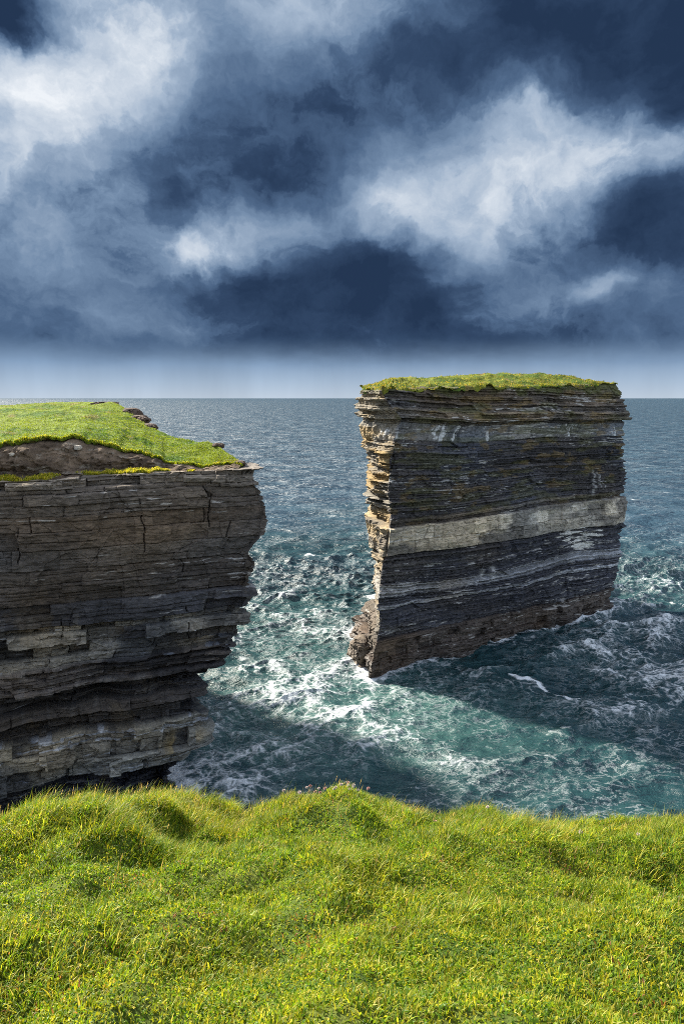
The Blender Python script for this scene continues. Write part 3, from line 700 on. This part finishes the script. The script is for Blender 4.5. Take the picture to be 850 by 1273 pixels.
# dry bents with seed heads along the edge
def bents(n, y0, y1, x0, x1, Lr):
    x = rng.uniform(x0, x1, n); y = rng.uniform(y0, y1, n); z = ground_z(x, y)
    P = np.stack([x, y, z], 1); ang = rng.normal(.15, .5, n); dirs = np.stack([np.cos(ang), np.sin(ang)], 1)
    L = rng.uniform(*Lr, n); cu = rng.uniform(.15, .8, n); straw = np.array([.34, .27, .13]) * rng.uniform(.7, 1.2, (n, 1))
    a = blades(P, dirs, L, np.full(n, .0026), cu, straw, 4)
    tip = P + np.stack([dirs[:, 0] * L * (1 - np.cos(cu)) / cu, dirs[:, 1] * L * (1 - np.cos(cu)) / cu, L * np.sin(cu) / cu], 1)
    out = [a]
    for q in range(4):
        T = tip + np.stack([dirs[:, 0], dirs[:, 1], np.zeros(n)], 1) * (-.004 * q) + np.array([0, 0, -.012 * q - .01])
        out.append(blades(T, dirs, rng.uniform(.016, .03, n), rng.uniform(.0045, .0075, n), rng.uniform(.1, .7, n), np.array([.34, .25, .16]) * rng.uniform(.7, 1.3, (n, 1)), 2))
    return out
parts += bents(150, 5.2, 5.9, -3.6, -1.2, (.12, .23))
parts += bents(110, 5.0, 5.9, -1.2, 3.6, (.10, .19))
parts += bents(120, 3.2, 5.3, -3.2, 3.4, (.06, .14))
# reddish dead leaves and sorrel among the turf
P = scatter(16000, 1.5, 6.0); kp = fbm(P[:, 0] * 1.7, P[:, 1] * 1.7, seed=470, octv=3) > .38; P = P[kp]; n = len(P)
ang = rng.uniform(0, 6.28, n); dirs = np.stack([np.cos(ang), np.sin(ang)], 1); P[:, 2] += .02
parts.append(blades(P, dirs, rng.uniform(.015, .035, n), rng.uniform(.005, .011, n), rng.uniform(1.0, 2.0, n), np.array([.20, .10, .045]) * rng.uniform(.6, 1.5, (n, 1)), 2))
# small broad leaves (clover and plantain) in the close-cropped part
P = scatter(150000, 1.1, 4.6); kp = fbm(P[:, 0] * 1.3, P[:, 1] * 1.3, seed=480, octv=3) > rng.uniform(-.6, .6, len(P)); P = P[kp]; n = len(P)
ang = rng.uniform(0, 6.28, n); dirs = np.stack([np.cos(ang), np.sin(ang)], 1); P[:, 2] += rng.uniform(.005, .025, n)
parts.append(blades(P, dirs, rng.uniform(.012, .024, n), rng.uniform(.008, .014, n), rng.uniform(1.2, 2.2, n), grass_cols(n, [5, 4, 3, 4, 1, .2]), 2))
gr = join_blades('grass', parts, BLADE); gr['kind'] = 'stuff'

# ------------------------------------------------------------------ thrift flowers
STEM = plain('thrift stem', (.16, .17, .05)); PINK = plain('dry pink thrift petals', (.52, .30, .26), .8); CREAM = plain('pale thrift petals', (.62, .52, .46), .8)
def head_mesh(name, mat, r, seed):
    V, Q, T, K, o = [], [], [], [], 0
    rr = np.random.default_rng(seed); n = 46
    g = np.arange(n) + .5; ph = np.arccos(1 - 1.75 * g / n / 1.0 * .86); th = np.pi * (1 + 5 ** .5) * g
    dv = np.stack([np.cos(th) * np.sin(ph), np.sin(th) * np.sin(ph), np.cos(ph) * .8], 1)
    for d in dv:
        s1 = np.cross(d, (0, 0, 1.0)) if abs(d[2]) < .95 else np.cross(d, (1.0, 0, 0)); s1 /= np.linalg.norm(s1); s2 = np.cross(d, s1)
        k = rr.uniform(.85, 1.15); w = r * .26
        p = [d * r * .3, d * r * .8 * k + s1 * w, d * r * 1.05 * k + s2 * w * .8, d * r * .8 * k - s1 * w, d * r * k - s2 * w * .8]
        V += p; Q += [[o, o + 1, o + 2, o + 3], [o, o + 3, o + 4, o + 1]]; o += 5
    me = bpy.data.meshes.new(name); me.from_pydata([tuple(v) for v in V], [], Q); me.materials.append(mat); return me
def stem_mesh(name, h, lean, r=.0014):
    V, Q = [], []; n = 6
    for k in range(n + 1):
        t = k / n
        for q in range(5): a = q * 2 * math.pi / 5; V.append((lean * t * t + r * math.cos(a), r * math.sin(a), h * t))
    for k in range(n):
        for q in range(5): Q.append((k * 5 + q, k * 5 + (q + 1) % 5, (k + 1) * 5 + (q + 1) % 5, (k + 1) * 5 + q))
    me = bpy.data.meshes.new(name); me.from_pydata(V, [], Q); me.materials.append(STEM); return me
heads = [head_mesh('flower_head', PINK, .014, 1), head_mesh('flower_head', CREAM, .014, 2)]
stems = [stem_mesh('stem', 1.0, .25), stem_mesh('stem', 1.0, -.1)]
def thrift(px, py, Y, hlen, white, label, group=None, k=0):
    top_ = at(px, py, Y); x = top_[0]; base = top_ - np.array([0, 0, hlen]); gzv = float(ground_z(np.array([x]), np.array([Y]))[0])
    h = max(.04, top_[2] - gzv)
    t = thing('sea_thrift', label, 'flower', (x, Y, gzv), group)
    s = bpy.data.objects.new('stem', stems[k % 2]); C.objects.link(s); s.parent = t; s.scale = (.12, 1, h) if False else (h, 1, h)
    hd = bpy.data.objects.new('flower_head', heads[1 if white else 0]); C.objects.link(hd); hd.parent = t
    hd.location = ((.25, -.1)[k % 2] * h, 0, h); hd.rotation_euler = (random.uniform(-.4, .4), random.uniform(-.2, .6), random.uniform(0, 6)); q = random.uniform(.8, 1.2); hd.scale = (q, q, q)
clus = [(377, 977), (384, 979), (391, 980), (405, 980), (411, 979), (416, 983), (422, 977), (425, 975), (430, 976), (434, 973), (437, 979), (441, 976), (454, 980), (357, 983), (364, 985), (399, 985), (433, 984), (418, 979), (387, 984), (446, 982)]
for i, (px, py) in enumerate(clus):
    thrift(px, py, 5.55 + random.uniform(-.12, .2), .1, i % 3 != 0, 'small pink thrift flower in the crowd on the highest grass tuft at the edge', 'pink thrift flowers on the highest tuft', i)
for i, (px, py, Y, wh, lab) in enumerate([
    (600, 1003, 5.6, 1, 'pale thrift flower standing alone above the grass edge against the green water'),
    (795, 1037, 5.0, 1, 'white thrift flower, upper one of the close pair near the right end of the edge'),
    (793, 1047, 4.9, 1, 'white thrift flower, lower one of the close pair near the right end of the edge'),
    (847, 1045, 5.0, 0, 'pink thrift flower at the rightmost end of the grassy edge'),
    (718, 1060, 4.7, 1, 'lone cream thrift flower in the long grass below the edge, right of centre'),
    (541, 1024, 5.2, 0, 'pink thrift flower on the slope below the dip right of the highest tuft'),
    (597, 1055, 4.8, 0, 'dull pink thrift flower in the grass directly below the lone edge flower'),
    (180, 1013, 5.3, 1, 'pale thrift flower in the long grass in front of the headland foot'),
    (760, 1052, 4.8, 0, 'dull pink thrift flower between the white pair and the lone cream flower')]):
    thrift(px, py, Y, .1, wh, lab, None, i)

# ------------------------------------------------------------------ SEA
sx = np.concatenate([-70 - np.geomspace(.5, 28000, 46)[::-1], np.arange(-70, 110, .27), 110 + np.geomspace(.5, 28000, 46)])
sy = np.concatenate([8 - np.geomspace(.5, 300, 14)[::-1], np.arange(8, 48, .8), np.arange(48, 175, .24), 175 + np.cumsum(np.geomspace(.25, 2400, 175))])
X, Y = np.meshgrid(sx, sy); x, y = X.ravel(), Y.ravel()
dxs = np.gradient(sx); dys = np.gradient(sy); sp = np.maximum(np.broadcast_to(dxs[None, :], X.shape), np.broadcast_to(dys[:, None], X.shape)).ravel()
z = np.zeros_like(x); ox = np.zeros_like(x); oy = np.zeros_like(x)
wr = np.random.default_rng(3)
env = 1 + .55 * fbm(x * .012, y * .012, seed=500, octv=3)
for k in range(54):
    lam = 1.6 * (26 / 1.6) ** (wr.random()); th = math.radians(wr.normal(-62, 34)); amp = .017 * lam ** .78 * wr.uniform(.5, 1.4)
    kx, ky = 2 * np.pi / lam * math.cos(th), 2 * np.pi / lam * math.sin(th); phs = kx * x + ky * y + wr.uniform(0, 6.28)
    f = np.clip(1.6 - sp * 3.2 / lam, 0, 1) * amp
    z += f * np.cos(phs) * env; ox -= f * math.cos(th) * np.sin(phs) * 1.0; oy -= f * math.sin(th) * np.sin(phs) * 1.0
foamd = np.zeros_like(x); aer = np.zeros_like(x)
def add_foam(px, py, r, a, ra=None, rb=None, rot=0.0):
    c = on_sea(px, py); dx, dy = x - c[0], y - c[1]
    cr, sr = math.cos(rot), math.sin(rot); u_, v_ = dx * cr + dy * sr, -dx * sr + dy * cr
    e = np.exp(-(u_ / (ra or r)) ** 2 - (v_ / (rb or r)) ** 2)
    return a * e
for q in [(446, 842, 5, 1.0), (408, 836, 7, .75), (360, 845, 9, .54), (330, 880, 9, .48), (300, 905, 8, .46), (255, 945, 6, .55), (235, 965, 4, .4), (285, 955, 5, .25), (345, 760, 14, .52), (340, 715, 16, .38), (310, 800, 10, .4),
          (440, 790, 10, .45), (430, 870, 7, .5), (490, 850, 6, .6), (375, 900, 9, .42), (430, 930, 11, .42), (560, 835, 5, .45), (620, 880, 8, .2), (775, 770, 9, .68), (805, 800, 12, .66), (838, 850, 11, .6), (765, 825, 8, .55), (830, 740, 16, .45), (720, 860, 7, .28),
          (790, 700, 20, .32), (420, 700, 20, .2), (390, 640, 24, .12), (530, 960, 8, .2), (800, 900, 8, .25), (700, 930, 8, .15), (300, 985, 5, .5), (560, 900, 7, .15)]:
    foamd += add_foam(*q)
for q in [(400, 850, 13, .7), (340, 880, 12, .55), (450, 880, 11, .7), (420, 920, 10, .5), (280, 940, 10, .4), (520, 880, 9, .45), (360, 770, 16, .45), (560, 950, 12, .28), (800, 720, 18, .3), (640, 890, 10, .2), (360, 800, 12, .4)]:
    aer += add_foam(*q)
foamd = .70 * (1 - np.exp(-foamd / .70))
# foam hugging the rock at the waterline
def near_poly(Vrow):
    px_, py_ = Vrow[:, 0], Vrow[:, 1]
    bx = (x > px_.min() - 12) & (x < px_.max() + 12) & (y > py_.min() - 12) & (y < py_.max() + 12)
    dd = np.full(len(x), 99.0); ii = np.where(bx)[0]
    for c0 in range(0, len(ii), 20000):
        s_ = ii[c0:c0 + 20000]
        dd[s_] = np.sqrt(((x[s_, None] - px_[None, ::4]) ** 2 + (y[s_, None] - py_[None, ::4]) ** 2).min(1))
    return dd
zrow = 16
d1 = near_poly(SV[zrow]); d2 = near_poly(HV[zrow])
wob = 1 + .6 * fbm(x * .25, y * .25, seed=520, octv=3)
foamd += 1.0 * np.exp(-(d1 / (.9 * wob + .25)) ** 2) + .7 * np.exp(-(d2 / (2.0 * wob + .3)) ** 2)
# one breaking crest in front of the stack, drawn as a wavering line
cr_px = [(636, 842), (655, 846), (672, 848), (685, 856), (700, 862), (715, 864)]
cw = np.array([on_sea(*q) for q in cr_px]); tq = np.linspace(0, 1, 90); cl = np.stack([np.interp(tq, np.linspace(0, 1, len(cw)), cw[:, i]) for i in (0, 1)], 1)
cl += .25 * np.stack([np.sin(tq * 19), np.cos(tq * 23)], 1)
bx = (np.abs(x - cl[:, 0].mean()) < 14) & (np.abs(y - cl[:, 1].mean()) < 12); ii = np.where(bx)[0]
dc = np.sqrt(((x[ii, None] - cl[None, :, 0]) ** 2 + (y[ii, None] - cl[None, :, 1]) ** 2).min(1))
wv = .34 * (1 + .7 * fbm(x[ii] * .5, y[ii] * .5, seed=530, octv=2))
foamd[ii] += 1.5 * np.exp(-(dc / wv) ** 2); z[ii] += .25 * np.exp(-(dc / .8) ** 2)
# flow lines: smear noise along a swirling current
def lic():
    NX, NY = 520, 470; x0, x1, y0, y1 = -60.0, 100.0, 45.0, 190.0
    lx = np.linspace(x0, x1, NX); ly = np.linspace(y0, y1, NY); LX, LY = np.meshgrid(lx, ly)
    psi = 6.0 * fbm(LX * .035, LY * .035, seed=540, octv=3) + 1.2 * fbm(LX * .12, LY * .12, seed=545, octv=2) + .16 * LY - .10 * LX
    for px, py, r, a in ((430, 850, 16, 7), (640, 850, 20, -6), (300, 930, 12, 5), (560, 960, 14, 5)):
        c = on_sea(px, py); psi += a * np.exp(-((LX - c[0]) ** 2 + (LY - c[1]) ** 2) / r ** 2)
    vy, vx = np.gradient(psi); vx, vy = vx.copy(), -vy.copy(); U_, V_ = vx, vy
    U_, V_ = np.gradient(psi, axis=0), -np.gradient(psi, axis=1)
    m = np.hypot(U_, V_) + 1e-6; U_, V_ = U_ / m, V_ / m
    src = np.random.default_rng(4).random((NY, NX)); src = (src + np.roll(src, 1, 0) + np.roll(src, 1, 1)) / 3
    acc = np.zeros((NY, NX)); 
    for sgn in (1, -1):
        pi, pj = np.meshgrid(np.arange(NY).astype(float), np.arange(NX).astype(float), indexing='ij')
        for k in range(16):
            i, j = np.clip(pi.round().astype(int), 0, NY - 1), np.clip(pj.round().astype(int), 0, NX - 1)
            acc += src[i, j]; pj = pj + sgn * U_[i, j]; pi = pi + sgn * V_[i, j]
    acc = (acc - acc.mean()) / acc.std()
    fx = np.clip((x - x0) / (x1 - x0) * (NX - 1), 0, NX - 1.001); fy = np.clip((y - y0) / (y1 - y0) * (NY - 1), 0, NY - 1.001)
    i, j = fy.astype(int), fx.astype(int); a, b = fy - i, fx - j
    v = lerp(lerp(acc[i, j], acc[i, j + 1], b), lerp(acc[i + 1, j], acc[i + 1, j + 1], b), a)
    inside = sstep(x0, x0 + 8, x) * sstep(x1, x1 - 8, x) * sstep(y1, y1 - 20, y) * sstep(y0, y0 + 2, y)
    return v * inside
strk = lic()
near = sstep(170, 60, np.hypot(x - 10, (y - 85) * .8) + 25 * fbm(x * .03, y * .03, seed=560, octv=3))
zz = z
sea_v = np.stack([x + ox, y + oy, zz], 1)
inner = sstep(175, 140, y) * sstep(45, 55, y)

def sea_material():
    m, t = material('sea water')
    pos = t.new('ShaderNodeNewGeometry').outputs['Position']
    at_ = lambda n: t.new('ShaderNodeAttribute', {'attribute_name': n}).outputs['Fac']
    fo, ae, st, nr, crest = at_('foam'), at_('aerated'), at_('streak'), at_('shore'), at_('crest')
    wn = t.noise(pos, .22, 3, .5, out=1)
    wp = t.vadd(pos, t.vmul(wn, (3.0, 3.0, 0)))
    # lacy network of foam
    def lace(scale, w):
        v = t.new('ShaderNodeTexVoronoi', {'feature': 'DISTANCE_TO_EDGE'}, Scale=scale, Vector=t.vmul(wp, (1, 1, .2)))
        return t.maprange(v.outputs[0], 0, w, 1, 0, 'LINEAR')
    l1, l2 = lace(.55, .28), lace(1.35, .34)
    fine = t.noise(t.vmul(pos, (1, 1.6, 1)), 2.6, 6, .7)
    mid = t.noise(wp, .5, 5, .65)
    dens = t.math('ADD', fo, t.math('MULTIPLY', st, .13))
    net = t.math('ADD', t.math('MULTIPLY', l1, .50), t.math('MULTIPLY', l2, .42))
    q = t.math('ADD', dens, net)
    q = t.math('ADD', q, t.math('MULTIPLY', t.math('SUBTRACT', fine, .5), 1.15))
    q = t.math('ADD', q, t.math('MULTIPLY', t.math('SUBTRACT', mid, .5), .9))
    q = t.math('ADD', q, t.math('MULTIPLY', crest, .22))
    gate = t.maprange(fo, .0, .30, .25, 1.0, 'LINEAR')
    f_near = t.math('MULTIPLY', t.maprange(q, .84, 1.85), gate)
    # scattered whitecaps farther out
    wc = t.noise(t.vmul(pos, (.55, 1.0, 1)), .055, 8, .72); wb = t.noise(t.vmul(pos, (1, 1, 1)), .008, 3, .5)
    f_far = t.math('MULTIPLY', t.maprange(t.math('ADD', t.math('ADD', wc, t.math('MULTIPLY', t.math('SUBTRACT', wb, .5), .22)), t.math('MULTIPLY', crest, .05)), .655, .74), .75)
    wc2 = t.noise(t.vmul(pos, (.5, 1.0, 1)), .17, 7, .7)
    f_far2 = t.math('MULTIPLY', t.maprange(wc2, .61, .72), .85)
    ln_ = t.noise(t.vmul(wp, (1, 1.5, 1)), .42, 6, .62)
    lines = t.maprange(t.math('ABSOLUTE', t.math('SUBTRACT', ln_, .5)), 0, .035, 1, 0, 'LINEAR')
    lm = t.maprange(t.noise(pos, .06, 4, .6), .42, .62)
    f_line = t.math('MULTIPLY', t.math('MULTIPLY', lines, lm), t.maprange(nr, .1, .8, .22, .30, 'LINEAR'))
    f_far = t.math('MAXIMUM', t.math('MAXIMUM', f_far, f_far2), f_line)
    foam = t.math('MAXIMUM', f_near, f_far, clamp=True)
    tint = t.noise(pos, .05, 4, .6)
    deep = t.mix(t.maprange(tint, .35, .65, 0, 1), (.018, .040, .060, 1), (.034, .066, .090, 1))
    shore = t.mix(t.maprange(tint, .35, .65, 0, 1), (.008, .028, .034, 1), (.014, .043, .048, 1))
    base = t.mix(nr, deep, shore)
    ae2 = t.math('MULTIPLY', ae, t.maprange(t.math('ADD', mid, t.math('MULTIPLY', st, .05)), .3, .75, .15, 1.25, 'LINEAR'), clamp=True)
    base = t.mix(ae2, base, (.045, .105, .095, 1))
    # ripples
    r1 = t.noise(t.vmul(pos, (1, 1.35, 1)), 1.1, 7, .62); r2 = t.noise(t.vmul(pos, (.8, 1.2, 1)), .16, 6, .6); r3 = t.noise(t.vmul(pos, (.7, 1.2, 1)), .03, 5, .6)
    sepp = t.new('ShaderNodeSeparateXYZ', None, _0=pos)
    df = t.maprange(sepp.outputs[1], 130, 420, 0, 1)
    hh = t.math('ADD', t.math('MULTIPLY', r1, .45), t.math('ADD', t.math('MULTIPLY', r2, t.math('ADD', 2.6, t.math('MULTIPLY', df, 3.0))), t.math('MULTIPLY', r3, t.math('ADD', 11.0, t.math('MULTIPLY', df, 24.0)))))
    hh = t.math('ADD', hh, t.math('MULTIPLY', foam, .10))
    bmp = t.new('ShaderNodeBump', None, Strength=1.0, Distance=.62, Height=hh)
    col = t.mix(foam, base, (.54, .57, .58, 1))
    p = t.new('ShaderNodeBsdfPrincipled', None, Base__Color=col, Roughness=t.math('ADD', t.math('MULTIPLY', foam, .5), t.maprange(df, 0, 1, .27, .34, 'LINEAR')), IOR=1.333, Normal=bmp.outputs[0])
    t.set(p.inputs['Specular IOR Level'], t.maprange(df, 0, 1, .42, .34, 'LINEAR'))
    t.new('ShaderNodeOutputMaterial', None, Surface=p.outputs[0])
    return m
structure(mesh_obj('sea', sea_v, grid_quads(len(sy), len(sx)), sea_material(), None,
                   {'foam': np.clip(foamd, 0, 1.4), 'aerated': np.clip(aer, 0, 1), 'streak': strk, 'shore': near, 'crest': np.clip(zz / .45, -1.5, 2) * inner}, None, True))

# ------------------------------------------------------------------ light, sky, camera
SUN_EL, SUN_AZ = math.radians(38), math.radians(-52)      # azimuth from +Y towards +X
EXPO = 1.7
sd = Vector((math.sin(SUN_AZ) * math.cos(SUN_EL), math.cos(SUN_AZ) * math.cos(SUN_EL), math.sin(SUN_EL)))
sun = bpy.data.lights.new('sun', 'SUN'); sun.energy = 4.4; sun.angle = math.radians(3.5); sun.color = (1.0, .93, .80)
so = bpy.data.objects.new('sun', sun); C.objects.link(so); so.rotation_euler = sd.to_track_quat('Z', 'Y').to_euler(); so.location = (-60, 20, 90)

world = bpy.data.worlds.new('World'); SC.world = world; world.use_nodes = True
t = NT(world.node_tree)
dirv = t.new('ShaderNodeTexCoord').outputs['Generated']
sky = t.new('ShaderNodeTexSky', {'sky_type': 'NISHITA', 'sun_disc': False, 'sun_elevation': SUN_EL, 'sun_rotation': SUN_AZ % (2 * math.pi)})
w1 = t.noise(dirv, 2.6, 7, .62, out=1); w2 = t.noise(dirv, 9.0, 6, .6, out=1)
def csub(v): return t.vadd(v, (-.5, -.5, -.5))
dw = t.vadd(dirv, t.vadd(t.vmul(csub(w1), (.20, .20, .14)), t.vmul(csub(w2), (.07, .07, .07))))
sep = t.new('ShaderNodeSeparateXYZ', None, _0=dw); dx_, dy_, dz_ = sep.outputs
az = t.math('ARCTAN2', dx_, dy_); el = t.math('ARCSINE', t.math('MAXIMUM', t.math('MINIMUM', dz_, 1), -1))
sep0 = t.new('ShaderNodeSeparateXYZ', None, _0=dirv); el0 = t.math('ARCSINE', sep0.outputs[2]); y0_ = sep0.outputs[1]
def blob(px, py, sx_, sy_, amp):
    d = ray(px, py); d = d / np.linalg.norm(d); a, e = math.atan2(d[0], d[1]), math.asin(d[2])
    u_ = t.math('MULTIPLY', t.math('SUBTRACT', az, a), F / sx_); v_ = t.math('MULTIPLY', t.math('SUBTRACT', el, e), F / sy_)
    r = t.math('ADD', t.math('MULTIPLY', u_, u_), t.math('MULTIPLY', v_, v_))
    return t.math('MULTIPLY', t.math('EXPONENT', t.math('MULTIPLY', r, -1.0)), amp)
tot = None
for b in [(40, 90, 150, 120, .48), (150, 40, 110, 70, .28), (20, 240, 120, 90, .22), (20, 0, 60, 25, -.75),
          (430, 20, 130, 45, .42), (300, 60, 90, 90, .10), (340, 180, 120, 90, -.16), (690, 150, 120, 60, .26), (640, 250, 150, 55, .29), (500, 250, 100, 50, .30), (770, 200, 100, 45, .34), (560, 310, 90, 45, .22),
          (270, 295, 75, 32, .46), (345, 262, 50, 22, .22), (800, 265, 70, 60, -.22), (500, 325, 75, 45, -.30), (810, 150, 60, 40, -.16), (730, 360, 70, 22, .22), (750, 50, 130, 60, -.12), (210, 390, 120, 20, .10), (620, 380, 60, 18, .10), (100, 330, 80, 40, .06), (690, 150, 34, 20, .18), (640, 250, 70, 28, .10), (800, 205, 100, 32, .26), (190, 45, 45, 32, .22), (60, 90, 60, 45, .12), (240, 300, 36, 18, .30), (460, 250, 40, 26, .18), (760, 360, 40, 14, .14), (590, 150, 60, 40, .10)]:
    v = blob(*b); tot = v if tot is None else t.math('ADD', tot, v)
n_a = t.noise(t.vmul(dw, (1, 1, 1.5)), 3.2, 9, .60); n_b = t.noise(t.vmul(dw, (1, 1, 1.7)), 11, 8, .62)
S = t.math('ADD', t.math('MULTIPLY', tot, .88), t.math('MULTIPLY', t.math('SUBTRACT', n_a, .5), .72))
S = t.math('ADD', S, t.math('MULTIPLY', t.math('SUBTRACT', n_b, .5), t.maprange(tot, 0, .6, .22, .55, 'LINEAR')))
n_d = t.noise(t.vmul(dw, (1, 1, 1.4)), 6.5, 9, .58)
bil = t.math('ABSOLUTE', t.math('SUBTRACT', n_d, .5))
S = t.math('ADD', S, t.math('MULTIPLY', t.math('SUBTRACT', bil, .07), t.maprange(tot, -.05, .55, -.35, -.9, 'LINEAR')))
crisp = t.maprange(t.math('ADD', t.math('MULTIPLY', tot, .8), t.math('MULTIPLY', t.math('SUBTRACT', n_d, .5), 1.5)), .24, .40)
crisp2 = t.maprange(t.math('ADD', t.math('MULTIPLY', tot, .7), t.math('MULTIPLY', t.math('SUBTRACT', n_a, .5), 1.8)), .02, .12)
S = t.math('ADD', S, t.math('ADD', t.math('MULTIPLY', crisp, .10), t.math('MULTIPLY', crisp2, .055)))
S = t.math('ADD', t.math('MULTIPLY', t.math('SUBTRACT', t.math('ADD', S, .15), .29), 1.2), .275)
S = t.math('MINIMUM', S, t.math('ADD', t.math('MULTIPLY', t.math('SUBTRACT', S, .5), .76), .5))
# storm layer ends in a level base; below it clear pale air down to the horizon
bw_ = t.math('MULTIPLY', t.math('SUBTRACT', t.noise(t.vmul(dirv, (1, 1, 3)), 5, 5, .6), .5), .045)
base_e = t.math('ADD', el0, bw_)
cloud = t.ramp(S, [(0, (.018, .038, .085)), (.14, (.034, .066, .135)), (.30, (.080, .140, .250)), (.48, (.18, .27, .41)), (.68, (.37, .47, .61)), (.88, (.64, .71, .80)), (1.0, (.86, .90, .95))])
low = t.ramp(t.maprange(el0, 0, .085, 0, 1, 'LINEAR'), [(0, (.50, .59, .70)), (.25, (.38, .49, .63)), (.55, (.23, .34, .50)), (1, (.06, .115, .21))])
streak = t.maprange(t.noise(t.vmul(dirv, (1, 1, .25)), 7, 5, .6), .3, .7, .88, 1.12, 'LINEAR')
low = t.mix(1.0, low, t.new('ShaderNodeCombineColor', None, _0=streak, _1=streak, _2=streak).outputs[0], 'MULTIPLY')
view = t.mix(t.maprange(base_e, .038, .094), low, cloud)
# unseen broken sky behind the camera and overhead, bright clouds added as fill
n_c = t.noise(t.vmul(dirv, (1, 1, 1.6)), 2.2, 8, .62)
fill_sky = t.mix(t.maprange(n_c, .44, .60), t.vmul(sky.outputs[0], (.12 * 2 ** EXPO,) * 3), (1.6, 1.64, 1.72, 1))
behind = t.maprange(t.math('SUBTRACT', t.math('MULTIPLY', sep0.outputs[2], .55), y0_), -.42, .15)
final = t.mix(behind, view, fill_sky)
bg = t.new('ShaderNodeBackground', None, Color=final, Strength=1 / 2 ** EXPO)
t.new('ShaderNodeOutputWorld', None, Surface=bg.outputs[0])
world.cycles.sampling_method = 'MANUAL'; world.cycles.sample_map_resolution = 1024

cam = bpy.data.cameras.new('camera'); cam.sensor_fit = 'VERTICAL'; cam.sensor_height = 36; cam.lens = 36 * F / 1273; cam.clip_start = .05; cam.clip_end = 90000
co = bpy.data.objects.new('camera', cam); C.objects.link(co); co.location = (0, 0, EYE); co.rotation_euler = (math.pi / 2 - PITCH, 0, 0)
SC.camera = co
SC.render.engine = 'CYCLES'
SC.cycles.use_denoising = False; SC.cycles.max_bounces = 6; SC.cycles.diffuse_bounces = 3; SC.cycles.glossy_bounces = 3; SC.cycles.transmission_bounces = 3
SC.cycles.sample_clamp_direct = 1.0; SC.cycles.sample_clamp_indirect = 4; SC.cycles.filter_width = .85
vs = SC.view_settings; vs.view_transform = 'Standard'; vs.look = 'None'; vs.gamma = 1; vs.exposure = EXPO; vs.use_curve_mapping = False
